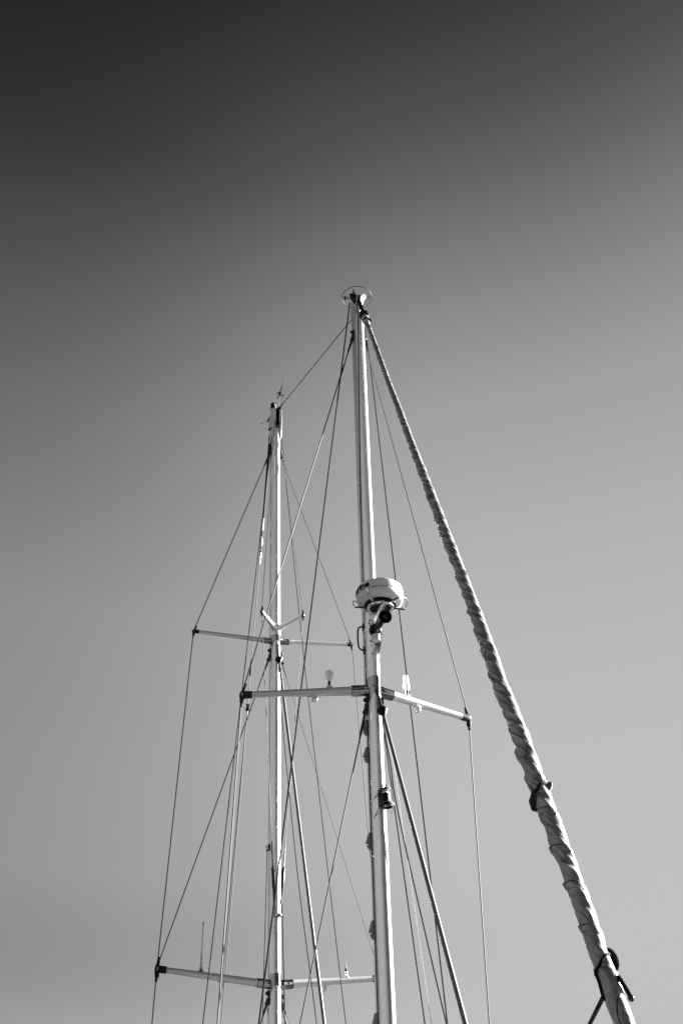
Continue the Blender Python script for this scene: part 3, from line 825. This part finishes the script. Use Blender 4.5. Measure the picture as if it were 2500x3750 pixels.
for q_ in range(30):
    a = 2 * PI * q_ / 30
    u = X * math.cos(a) + Y * math.sin(a)
    te.box(HB - ax * 0.022 + u * 0.080, u * 0.006, ax.cross(u) * 0.004, ax * 0.012)
te.build('teeth', BLACK, horn)
MB().lathe([(0.052, 0.0), (0.052, 0.06), (0.058, 0.062), (0.058, 0.078), (0.05, 0.085)], mid(1378, 2348), UP, 28).build('base', PLASTIC, horn)
zz = FM.z(2375)
bxm = MB().prism([FM.at(zz + 0.065, -0.05, B_T * 0.8), FM.at(zz + 0.065, 0.06, B_T * 0.8), FM.at(zz + 0.075, 0.06, B_T + 0.13), FM.at(zz + 0.075, -0.05, B_T + 0.13)], UP * 0.008)
for s in (-0.042, 0.046):
    bxm.prism([FM.at(zz + 0.065, s, B_T * 0.8), FM.at(zz + 0.07, s, B_T + 0.12), FM.at(zz - 0.05, s, B_T + 0.06), FM.at(zz - 0.13, s, B_T * 0.8)], ATH * 0.006)
bxm.build('bracket', PAINT, horn)
pl = extrude_section(FM, [(A_T * 1.05 * math.cos(R(t)), B_T * 1.05 * math.sin(R(t))) for t in range(20, 161, 10)] + [(A_T * 0.98 * math.cos(R(t)), B_T * 0.98 * math.sin(R(t))) for t in range(160, 19, -10)], zz - 0.16, zz + 0.12, 1)
pl.build('mounting_plate', PAINT, horn)
for ang, z in ((-40, 0.05), (-26, -0.02), (-30, -0.13), (18, -0.13)):
    t = R(90 - ang)
    MB().lathe([(0.011, 0), (0.011, 0.007), (0.006, 0.011)], FM.at(zz + z, A_T * 1.05 * math.cos(t), B_T * 1.05 * math.sin(t)), (ATH * math.cos(t) / A_T + FWD * math.sin(t) / B_T), 8).build('bolt', DARKM, horn)

# ---------------------------------------------------------------- black mast light in a wire guard
zlp = FM.z(2938)
LC_ = FM.at(zlp, 0.018, B_T + 0.062)
lamp = thing('mast_light', LC_, 'black mast light in a bent wire guard low on the middle mast', 'lamp')
MB().lathe([(0.030, 0.105), (0.054, 0.10), (0.058, 0.085), (0.058, 0.08)], LC_, UP, 28).build('cap', BLACK, lamp)
MB().lathe([(0.048, 0.03), (0.05, 0.035), (0.05, 0.08), (0.048, 0.085)], LC_, UP, 28).build('lens', GLASS, lamp)
MB().lathe([(0.020, 0.028), (0.020, 0.084)], LC_, UP, 12).build('bulb', PLASTIC, lamp)
MB().lathe([(0.052, 0.034), (0.058, 0.028), (0.058, -0.06), (0.062, -0.075), (0.076, -0.10), (0.078, -0.115), (0.070, -0.115), (0.055, -0.08), (0.02, -0.06)], LC_, UP, 32).build('housing', BLACK, lamp)
MB().ball(LC_ - UP * 0.082, 0.050, 20, 10, 0.5).build('flood_glass', GLASS, lamp)
MB().box(LC_ - FWD * 0.05 + UP * 0.0 - ATH * 0.02, ATH * 0.042, FWD * 0.03, UP * 0.095).build('back_plate', BLACK, lamp)
gw = MB()
gw.tube(smooth([FM.at(zlp + 0.02, -0.075, 0.03), LC_ + UP * 0.075 - ATH * 0.05 + FWD * 0.03, LC_ + UP * 0.115 + FWD * 0.068, LC_ + UP * 0.09 + ATH * 0.075, LC_ - UP * 0.0 + ATH * 0.085, LC_ - UP * 0.105 + ATH * 0.10], 6), 0.0045, 8)
gw.tube(smooth([FM.at(zlp - 0.20, -0.075, 0.03), LC_ - UP * 0.09 - ATH * 0.06 + FWD * 0.04, LC_ - UP * 0.075 + FWD * 0.082, LC_ - UP * 0.085 + ATH * 0.07 + FWD * 0.05, LC_ - UP * 0.105 + ATH * 0.10, FM.at(zlp - 0.235, 0.082, 0.0)], 6), 0.0045, 8)
gw.tube([LC_ + UP * 0.115 + FWD * 0.068, LC_ + UP * 0.02 + FWD * 0.072, LC_ - UP * 0.075 + FWD * 0.082], 0.0035, 8)
gw.tube([LC_ + UP * 0.115 + FWD * 0.068, LC_ + UP * 0.15 + FWD * 0.01, FM.at(zlp + 0.16, 0.01, B_T)], 0.004, 8)
gw.build('wire_guard', WIRE, lamp)
MB().ball(FM.at(zlp + 0.155, 0.012, B_T + 0.004), 0.012, 10, 6).build('screw', STEEL, lamp)

# ---------------------------------------------------------------- small lights and antennas on the spreaders
def along(root_, tip_, px):
    lo, hi = 0.0, 1.0
    sgn = 1 if tip_.x > root_.x else -1
    for _ in range(30):
        m_ = (lo + hi) / 2; qv = CAM_R.transposed() @ (root_.lerp(tip_, m_) - EYE)
        if (CX + FPX * qv.x / -qv.z - px) * sgn < 0: lo = m_
        else: hi = m_
    return root_.lerp(tip_, lo), lo

def down_light(root_, tip_, px, r0, r1, label, sc=1.0):
    p, t = along(root_, tip_, px)
    z = (r0 + (r1 - r0) * t) * 0.82
    d = (tip_ - root_).normalized()
    o = thing('spreader_light', p - UP * z, label, 'lamp', 'small lights under the spreaders')
    b = p - UP * (z - 0.008)
    MB().prism([b + d * 0.085 * sc, b + d * 0.03 * sc + FWD * 0.038 * sc, b - d * 0.03 * sc + FWD * 0.038 * sc, b - d * 0.085 * sc, b - d * 0.03 * sc - FWD * 0.038 * sc, b + d * 0.03 * sc - FWD * 0.038 * sc], UP * -0.014).build('flange', PLASTIC, o)
    MB().lathe([(0.036 * sc, 0.0), (0.036 * sc, 0.045 * sc), (0.040 * sc, 0.046 * sc), (0.040 * sc, 0.058 * sc), (0.034 * sc, 0.06 * sc)], b - UP * 0.012, -UP, 20).build('housing', PLASTIC, o)
    MB().lathe([(0.033 * sc, 0.058 * sc), (0.033 * sc, 0.070 * sc), (0.024 * sc, 0.080 * sc), (0.010 * sc, 0.084 * sc)], b - UP * 0.012, -UP, 20).build('lens', GLASS, o)
    for s in (-1, 1):
        MB().lathe([(0.008, 0), (0.008, 0.006)], b + d * 0.062 * sc * s - UP * 0.013, -UP, 8).build('screw', DARKM, o)
    return o
down_light(root, TIP_FL, 1152, 0.067, 0.044, 'small white light under the left spreader of the middle mast')
down_light(root, TIP_FR, 1528, 0.067, 0.044, 'small white light under the right spreader of the middle mast')
down_light(rl, TIP_LL, 815, 0.066, 0.045, 'small grey light under the lower left spreader, behind the wires', 0.9)
down_light(rl, TIP_LR, 1188, 0.066, 0.045, 'small light under the lower right spreader beside the rod stay', 0.9)

p, t = along(root, TIP_FL, 1206)
p = p + UP * 0.046
an = thing('bulb_antenna', p, 'white bulb-shaped antenna on the left spreader of the middle mast', 'antenna')
MB().lathe([(0.043, 0.0), (0.043, 0.022), (0.038, 0.026)], p, UP, 24).build('base', PLASTIC, an)
MB().lathe([(0.030, 0.020), (0.018, 0.035), (0.017, 0.075), (0.019, 0.100)], p, UP, 20).build('neck', DARKM, an)
MB().lathe([(0.020, 0.095), (0.028, 0.110), (0.044, 0.135), (0.056, 0.170), (0.058, 0.194), (0.0585, 0.196), (0.054, 0.213), (0.041, 0.228), (0.02, 0.236), (0.0, 0.238)], p, UP, 28).build('bulb', BULBP, an, angle=50)

p, t = along(root, TIP_FR, 1490)
p = p + UP * 0.036
an = thing('capsule_antenna', p, 'white tapered capsule antenna on the right spreader of the middle mast', 'antenna')
MB().lathe([(0.044, 0.0), (0.044, 0.025), (0.036, 0.028)], p, UP, 24).build('base', PLASTIC, an)
MB().lathe([(0.022, 0.025), (0.024, 0.06), (0.022, 0.10)], p, UP, 20).build('neck', STEEL, an)
MB().lathe([(0.022, 0.095), (0.040, 0.108), (0.048, 0.135), (0.048, 0.168), (0.0455, 0.172)], p, UP, 28).build('lower_shell', BULBP, an)
MB().lathe([(0.044, 0.174), (0.043, 0.19), (0.034, 0.285), (0.031, 0.298), (0.02, 0.302), (0.0, 0.303)], p, UP, 28).build('upper_shell', BULBP, an)

p, t = along(rl, TIP_LL, 735)
p = p + UP * 0.036
an = thing('whip_antenna', p, 'thin upright white rod antenna on the lower left spreader', 'antenna')
hW = 0.66
MB().lathe([(0.045, 0.0), (0.045, 0.02), (0.03, 0.03), (0.026, 0.05), (0.016, 0.09), (0.014, 0.10)], p, UP, 20).build('base', STEEL, an)
MB().tube([p + UP * 0.08, p + UP * 0.22, p + UP * 0.26], [0.017, 0.017, 0.012], 12).build('ferrule', PLASTIC, an)
tipw = p + UP * hW
MB().tube([p + UP * 0.22, tipw - UP * 0.04, tipw], [0.011, 0.009, 0.009], 10).build('rod', PLASTIC, an)
MB().tube([tipw - UP * 0.03, tipw + UP * 0.012], 0.0125, 10).build('tip', GREYP, an)

p, t = along(rl, TIP_LR, 1268)
p = p + UP * 0.036
an = thing('stub_antenna', p, 'short antenna stub with a black spike on the lower right spreader', 'antenna')
MB().lathe([(0.044, 0.0), (0.044, 0.016), (0.03, 0.025)], p, UP, 20).build('base', PLASTIC, an)
MB().lathe([(0.024, 0.02), (0.019, 0.085), (0.018, 0.09)], p, UP, 20).build('cone', STEEL, an)
MB().lathe([(0.016, 0.085), (0.022, 0.092), (0.022, 0.115), (0.012, 0.125), (0.010, 0.15), (0.007, 0.17), (0.002, 0.235)], p, UP, 14).build('spike', BLACK, an)

# ---------------------------------------------------------------- on the masthead of the middle mast
RCn = FM.at(FM.z(1094), -0.02, 0.02)
ringa = thing('ring_antenna', RCn, 'thin wire ring antenna round the top of the middle mast', 'antenna')
rr_ = 0.240
gx = (ATH * 0.93 + FWD * 0.36).normalized(); gy = UP.cross(gx)
gap = 0.018
for s in (-1, 1):
    a0 = math.asin((gap + 0.012) / rr_)
    pts = arc(RCn, gx, gy * s, rr_, a0, PI - a0, 40)
    c1 = RCn + gx * (rr_ - 0.022) + gy * (s * gap); c2 = RCn - gx * (rr_ - 0.022) + gy * (s * gap)
    pts = pts + [c2, RCn + gy * (s * gap), c1]
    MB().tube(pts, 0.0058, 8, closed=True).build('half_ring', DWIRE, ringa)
MB().box(RCn - gx * 0.19, gx * 0.012, gy * 0.034, UP * 0.012).build('spacer', DARKM, ringa)
MB().box(RCn + gx * 0.0 - UP * 0.06, gx * 0.02, gy * 0.03, UP * 0.07).build('foot', DARKM, ringa)

bp = FM.at(FM.z(1101), -0.085, 0.05)
blk = thing('halyard_block', bp, 'oval black pulley block hanging at the left of the middle masthead', 'pulley')
MB().ball(bp, 0.055, 18, 12, 1.35).build('cheek', BLACK, blk)
MB().lathe([(0.045, -0.028), (0.06, -0.026), (0.06, 0.026), (0.045, 0.028)], bp, ATH, 20).build('sheave', RUBBER, blk)
MB().tube([bp + UP * 0.05, bp + UP * 0.15 + FWD * 0.02], 0.018, 10).build('shackle', DARKM, blk)

# ---------------------------------------------------------------- on the masthead of the left mast
p = BM.at(z_topb + 0.04, -0.03, -0.10)
tri = thing('masthead_light', p, 'black cylinder masthead light on a white base on the left mast', 'lamp')
MB().lathe([(0.050, -0.02), (0.050, 0.11), (0.046, 0.12)], p, UP, 24).build('base', PLASTIC, tri)
MB().lathe([(0.046, 0.115), (0.052, 0.13), (0.052, 0.16), (0.049, 0.165), (0.049, 0.23), (0.052, 0.235), (0.050, 0.26), (0.038, 0.275), (0.0, 0.28)], p, UP, 24).build('lantern', BLACK, tri)
MB().tube([p + ATH * 0.058 + UP * 0.02, p + ATH * 0.060 + UP * 0.25], 0.006, 8).build('side_strap', PLASTIC, tri)

a0 = BM.at(z_topb + 0.0, 0.045, -0.02)
a1 = aft(1024.5, 1446, 4.45)
wnd = thing('wind_sensor', a0, 'cup anemometer with an upright vane on a thin rod above the left masthead', 'wind sensor')
MB().tube([a0 - UP * 0.02, a0 + (a1 - a0) * 0.16], 0.020, 10).build('socket', DARKM, wnd)
MB().tube([a0, a1], 0.0075, 8).build('rod', WIRE, wnd)
MB().lathe([(0.015, -0.015), (0.032, 0.0), (0.036, 0.03), (0.030, 0.06), (0.012, 0.075), (0.0, 0.078)], a1, UP, 18).build('body', BLACK, wnd)
for ang in (0.35, 2.45, 4.5):
    u = ATH * math.cos(ang) + FWD * math.sin(ang)
    c_ = a1 + u * 0.072 - UP * 0.022
    MB().tube([a1 - UP * 0.012, c_], 0.004, 6).build('cup_arm', BLACK, wnd)
    MB().ball(c_, 0.021, 12, 8).build('cup', BLACK, wnd)
vt = aft(1031.5, 1407, 4.55)
d_ = (vt - a1).normalized(); sd_ = d_.cross(FWD).normalized()
MB().prism([a1 + d_ * 0.06 - sd_ * 0.004, a1 + d_ * 0.10 - sd_ * 0.012, a1 + d_ * 0.17 - sd_ * 0.012, vt, a1 + d_ * 0.17 + sd_ * 0.008, a1 + d_ * 0.06 + sd_ * 0.006], FWD * 0.008).build('vane', BLACK, wnd)

w0 = aft(1025.5, 1536, 4.45); w1 = aft(1037.4, 1377, 4.45)
vh = thing('wire_antenna', w0, 'hair-thin whip antenna on a white box at the right of the left masthead', 'antenna')
MB().box(w0 - UP * 0.015, ATH * 0.022, FWD * 0.03, UP * 0.055).build('base', PLASTIC, vh)
MB().tube([w0, w1], [0.0034, 0.0022], 6).build('rod', BLACK, vh)
MB().box(w0 - UP * 0.10, ATH * 0.014, FWD * 0.02, UP * 0.04).build('clamp', DARKM, vh)

v0 = BM.at(BM.z(1552), -0.125, 0.02)
win = thing('wind_arrow', v0, 'small black wind arrow at the left of the left masthead', 'wind vane')
MB().tube([aft(986, 1532, 4.5), aft(986, 1569, 4.5)], 0.009, 8).build('post', PLASTIC, win)
MB().ball(aft(985.5, 1574, 4.5), 0.020, 10, 8, 1.4).build('foot', BLACK, win)
MB().box((aft(986, 1571, 4.5) + BM.at(BM.z(1569), -0.08, 0.0)) / 2, ATH * 0.03, FWD * 0.01, UP * 0.012).build('bracket', DARKM, win)
ha, hb_ = aft(957, 1551.5, 4.35), aft(984, 1535, 4.5)
MB().tube([ha, hb_], 0.004, 6).build('shaft', BLACK, win)
dh = (ha - hb_).normalized(); nh = dh.cross(UP).cross(dh).normalized()
MB().prism([ha + dh * 0.03, ha + nh * 0.015, ha - dh * 0.03, ha - nh * 0.015], dh.cross(nh) * 0.005).build('counterweight', BLACK, win)
va, vb, vc = aft(985.5, 1525, 4.5), aft(982, 1546, 4.5), aft(976.5, 1550.5, 4.48)
MB().prism([va, aft(986.8, 1535, 4.5), vb, aft(976.6, 1551, 4.48), aft(979, 1541, 4.5)], FWD * 0.006).build('tail', BLACK, win)

# ---------------------------------------------------------------- furled headsail
CEN = [(1346, 1180, 10), (1350, 1198, 17), (1391, 1312.6, 20), (1425, 1408, 22), (1462, 1504, 27), (1493, 1590, 29), (1606, 1890, 42), (1723, 2200, 50), (1782, 2366, 60), (1835.5, 2521, 63),
       (1895.5, 2672, 69), (1940, 2800, 72), (2006, 2979, 76), (2075, 3165, 76), (2144, 3350, 77), (2189, 3493, 79), (2231, 3595, 84), (2284.5, 3748, 84)]
SP = [mid(x, y) for x, y, w_ in CEN]
RAD = [w_ * 0.925 / 2 * depth(p) / FPX for p, (x, y, w_) in zip(SP, CEN)]
d_ = (SP[-1] - SP[-3]).normalized()
SP.append(SP[-1] + d_ * 1.6); RAD.append(RAD[-1] * 0.95)
CUM = [0.0]
for k in range(1, len(SP)): CUM.append(CUM[-1] + (SP[k] - SP[k - 1]).length)
LEN = CUM[-1]
def stay_at(s):
    s = max(0.0, min(LEN - 1e-6, s))
    k = 0
    while CUM[k + 1] < s: k += 1
    t = (s - CUM[k]) / (CUM[k + 1] - CUM[k])
    a, b, c, d = SP[max(k - 1, 0)], SP[k], SP[k + 1], SP[min(k + 2, len(SP) - 1)]
    p = b.lerp(c, t)
    return p, RAD[k] + (RAD[k + 1] - RAD[k]) * t
def s_of_y(y):
    lo, hi = 0.0, LEN
    for _ in range(30):
        m_ = (lo + hi) / 2; qv = CAM_R.transposed() @ (stay_at(m_)[0] - EYE)
        if CY - FPX * qv.y / -qv.z < y: lo = m_
        else: hi = m_
    return lo
AX = (SP[-1] - SP[0]).normalized()
TOCAM = Vector((-0.15, -1.0, -0.45)); TOCAM = (TOCAM - AX * TOCAM.dot(AX)).normalized()
RIGHT = AX.cross(TOCAM); 
if RIGHT.x < 0: RIGHT = -RIGHT
SEAMS = [1199, 1234, 1274, 1314, 1355, 1402, 1452, 1506, 1569, 1644, 1713, 1790, 1898, 2003, 2105, 2238, 2371, 2521, 2674, 2842, 2977, 3112, 3246, 3403, 3560]
SEAM_S = [s_of_y(y) for y in SEAMS]
def ridge(x): return 1.0 - abs(math.sin(x))
TWS = [0.0]
for k in range(1, 401):
    TWS.append(TWS[-1] + LEN / 400 * 0.50 / stay_at(LEN * (k - 0.5) / 400)[1])
def twist(s):
    x = max(0.0, min(399.99, s / LEN * 400)); k = int(x)
    return TWS[k] + (TWS[k + 1] - TWS[k]) * (x - k)
def sail_r(s, th):
    """radius of the rolled cloth: helical folds, drawn-in seams with a taped edge, loose bulges"""
    p, r0 = stay_at(s)
    a_ = th - twist(s)                                           # runs with the folds
    sc = 0.085 / r0                                              # patterns are finer where the roll is thinner
    n1 = noise.noise(Vector((math.cos(th) * 0.9, math.sin(th) * 0.9, s * 1.5 * sc)))
    n2 = noise.noise(Vector((math.cos(th) * 1.8 + 5, math.sin(th) * 1.8, s * 3.3 * sc)))
    n3 = noise.noise(Vector((math.cos(a_) * 1.5 + 9, math.sin(a_) * 1.5, s * 2.2 * sc)))
    n4 = noise.noise(Vector((math.cos(a_) * 3.0 + 3, math.sin(a_) * 3.0, s * 2.6 * sc + 4)))
    def lap(x, w_):                                              # overlapping pleat: slow rise, quick drop
        t = (x / PI) % 1.0
        return t / (1 - w_) if t < 1 - w_ else (1 - t) / w_
    f1 = lap(1.5 * a_ + 1.3 * n1 + 0.6 * n2, 0.22) ** 1.6 * max(0.0, min(1.0, 0.60 + 1.8 * n3))
    f2 = lap(3.0 * a_ + 1.2 * n2 + 1.0, 0.30) ** 1.4 * max(0.0, min(1.0, 0.50 + 1.8 * n4))
    loose = min(1.0, 0.75 + 0.3 * s / LEN) * (0.45 if s > SEAM_S[-2] else 1.0)
    loose *= 0.58 - 0.36 * math.sin(th - 0.25)                     # drawn smooth on the side away from the boat
    body = 0.95 + 0.34 * math.cos(th) ** 2                       # the roll is thicker fore and aft than across
    r = r0 * (body + 0.04 * n1 + loose * (0.05 * n3 + 0.03 * n4 + 0.27 * f1 + 0.15 * f2 - 0.10))
    ss = s - r0 * (0.42 * th + 0.10 * math.cos(th))
    k = bisect.bisect_left(SEAM_S, ss - 0.06)
    if k < len(SEAM_S):
        gap_ = (SEAM_S[k + 1] - SEAM_S[k]) if k + 1 < len(SEAM_S) else 0.6
        dlt = ss - SEAM_S[k]; tape = min(0.055, 0.16 * gap_)
        if dlt <= 0: r -= r0 * 0.10 * math.exp(dlt / (0.10 * gap_ + 0.004))                       # drawn in above the seam
        elif dlt < tape: r += 0.003 + r0 * 0.03                                                # doubled cloth
    return p, r
def sail_pt(s, th, lift=0.0):
    p, r = sail_r(s, th)
    return p + (TOCAM * math.cos(th) + RIGHT * math.sin(th)) * (r + lift)
s_start = s_of_y(1196)
sail = thing('furled_sail', SP[0], 'grey headsail rolled tightly round the slanting forestay at the right', 'sail')
sm_ = MB(); NT = 84
s = s_start; rows = []
while s < LEN - 0.01:
    rows.append(s); s += 0.0085
for s in rows:
    i = len(sm_.v)
    for k in range(NT):
        sm_.v.append(sail_pt(s, -PI + 2 * PI * k / NT))
    if s != rows[0]: sm_.bridge(i - NT, i, NT)
sm_.build('rolled_cloth', CANVAS, sail, angle=180)
for k, q_ in enumerate(SEAM_S):                                  # the two rows of stitches along each taped seam
    p, r0 = stay_at(q_)
    gap_ = (SEAM_S[k + 1] - q_) if k + 1 < len(SEAM_S) else 0.6
    mb = MB()
    for e__, rr in ((0.0, 0.0022), (min(0.055, 0.16 * gap_), 0.0014)):
        mb.tube([sail_pt(q_ + e__ + r0 * (0.42 * th + 0.10 * math.cos(th)), th, 0.0004) for th in [-2.4 + 4.8 * j_ / 40 for j_ in range(41)]], rr * (0.6 + 0.4 * r0 / 0.085), 5)
    mb.build('seam', STITCH, sail)
# edge of the cloth and stray seam ends, as dark stitched lines lying on the roll
def surf_line(name, pts, rad_, m=STITCH):
    P_ = []
    for (y0, t0), (y1, t1) in zip(pts[:-1], pts[1:]):
        for q_ in range(8):
            t = q_ / 8
            P_.append(sail_pt(s_of_y(y0 + (y1 - y0) * t), t0 + (t1 - t0) * t, 0.0005))
    P_.append(sail_pt(s_of_y(pts[-1][0]), pts[-1][1], 0.0005))
    MB().tube(P_, rad_, 6).build(name, m, sail)
surf_line('leech_edge', [(1824, 0.6), (1830, -0.2), (1848, -0.9)], 0.004)
surf_line('leech_edge', [(2388, 0.4), (2396, -0.1), (2405, -0.45), (2430, -0.75)], 0.0035)
surf_line('leech_edge', [(2742, 0.6), (2765, 0.15), (2785, 0.05), (2800, -0.35)], 0.0035)
surf_line('leech_edge', [(3662, 0.5), (3690, 0.0), (3730, -0.28), (3790, -0.35)], 0.0045)
# top of the furler
d_ = AX
t0 = mid(1346, 1196); t_a = mid(1334, 1158); 
sw = t_a
dsw = (SP[2] - sw).normalized()
MB().tube([sw + dsw * 0.10, sw + dsw * 0.35, sw + dsw * 1.0], [0.026, 0.028, 0.030], 16).build('foil', FOIL, sail)
MB().lathe([(0.03, -0.10), (0.062, -0.09), (0.078, -0.06), (0.080, -0.02), (0.07, 0.0), (0.04, 0.01)], sw, dsw, 28).build('cap', BLACK, sail)
MB().lathe([(0.035, 0.0), (0.036, 0.06), (0.055, 0.065), (0.058, 0.15), (0.052, 0.16)], sw, dsw, 28).build('swivel', GREYP, sail)
MB().lathe([(0.056, 0.15), (0.060, 0.16), (0.060, 0.185), (0.050, 0.19)], sw, dsw, 28).build('band', BLACK, sail)
MB().lathe([(0.048, 0.18), (0.044, 0.26), (0.038, 0.27)], sw, dsw, 28).build('lower_swivel', GREYP, sail)
MB().tube([FM.at(zc - 0.06, -0.02, 0.10), sw - dsw * 0.08], [0.032, 0.030], 12).build('toggle', BLACK, sail)
MB().box(sw + dsw * 0.2 + RIGHT * 0.06, RIGHT * 0.018, TOCAM * 0.02, dsw * 0.025).build('shackle', DARKM, sail)

# sail tie: a wide dark band round the roll
tie = thing('sail_tie', sail_pt(s_of_y(2890), 0.0), 'slanting dark tie bulging round the furled sail at mid-height', 'tie')
tb = MB()
N_ = 48; prev = None
for k in range(N_):
    th = -PI + 2 * PI * k / N_
    yy = 2905 - 24 * math.sin(th)
    s_ = s_of_y(yy)
    u = (TOCAM * math.cos(th) + RIGHT * math.sin(th))
    left = max(0.0, -math.sin(th + 0.3))
    lift = 0.010 + 0.032 * left ** 2
    hw = 0.020 + 0.055 * left ** 1.5
    i = len(tb.v)
    a_, b_ = sail_pt(s_ - hw, th, 0.001), sail_pt(s_ + hw, th, 0.001)
    c_ = sail_pt(s_, th, lift)
    tb.v += [a_, a_.lerp(c_, 0.5) + u * lift * 0.5, c_, b_.lerp(c_, 0.5) + u * lift * 0.5, b_]
    if prev is not None:
        for m_ in range(4): tb.f.append((prev + m_, prev + m_ + 1, i + m_ + 1, i + m_))
    prev = i; 
for m_ in range(4): tb.f.append((prev + m_, prev + m_ + 1, m_ + 1, m_))
tb.build('band', LEATHER, tie)
P_ = [sail_pt(s_of_y(2912 - 24 * math.sin(-1.0 + 2.4 * q_ / 14)), -1.0 + 2.4 * q_ / 14, 0.012) for q_ in range(15)]
MB().tube(P_, 0.0065, 8).build('cord', BROPE, tie)
kn = MB()
random.seed(4)
for q_ in range(9):
    c_ = sail_pt(s_of_y(2922 + random.uniform(-8, 14)), random.uniform(-0.75, -0.35), 0.012)
    kn.ball(c_, random.uniform(0.007, 0.013), 8, 6)
kn.build('knot', STITCH, tie)
e_ = sail_pt(s_of_y(2890), 1.35, 0.0)
cl = MB().prism([e_ - AX * 0.02 - RIGHT * 0.02, e_ + RIGHT * 0.012 - AX * 0.012, e_ + RIGHT * 0.020 - AX * 0.016, e_ + RIGHT * 0.044 - AX * 0.002, e_ + RIGHT * 0.034 + AX * 0.03, e_ + AX * 0.06 + RIGHT * 0.012, e_ + AX * 0.07 - RIGHT * 0.02], TOCAM * 0.02)
cl.build('loose_corner', CANVAS, tie)

# sheet lashed round the lower part of the roll
sh = thing('sheet_rope', sail_pt(s_of_y(3560), 0), 'dark rope wound round the lower end of the furled sail', 'rope')
hel = []
for q_ in range(40):
    t = q_ / 39
    th = 1.15 - 3.3 * t
    yy = 3513 + 130 * t ** 1.5
    hel.append(sail_pt(s_of_y(yy), th, 0.006))
MB().tube(hel, 0.009, 8).build('turn', BROPE, sh)
hel = [sail_pt(s_of_y(3560 + 88 * q_ / 12), -0.75 - 0.85 * q_ / 12, 0.010) for q_ in range(13)]
MB().tube(hel, 0.010, 8).build('turn', BROPE, sh)
l0 = sail_pt(s_of_y(3642), -1.45, 0.01)
l1 = aft(2158, 3750, -3.2)
MB().tube([l0, to_deck(l0, l1)], 0.0155, 10).build('tail', BROPE, sh)
bc_ = sail_pt(s_of_y(3517), 1.62, -0.004) - TOCAM * 0.03
ell = [bc_ + AX * (0.078 * math.cos(2 * PI * k / 28)) + RIGHT * (0.046 * math.sin(2 * PI * k / 28)) for k in range(28)]
MB().tube(ell, 0.013, 8, closed=True).build('coil', BROPE, sh)
MB().prism([bc_.lerp(p, 0.9) + TOCAM * 0.004 for p in ell], TOCAM * -0.012).build('coil_core', RUBBER, sh)
e0, e1_ = sail_pt(s_of_y(3582), 1.5, 0.0), None
k0 = mid(2272, 3590, 0.02); k1 = mid(2296, 3628, 0.06); k2 = mid(2309, 3655, 0.08)
MB().tube(smooth([e0, k0, k1, k2], 5), 0.017, 10).build('loose_end', BROPE, sh)
MB().ball(k2, 0.024, 12, 8).build('knot', DARKM, sh)

bpy.context.view_layer.update()
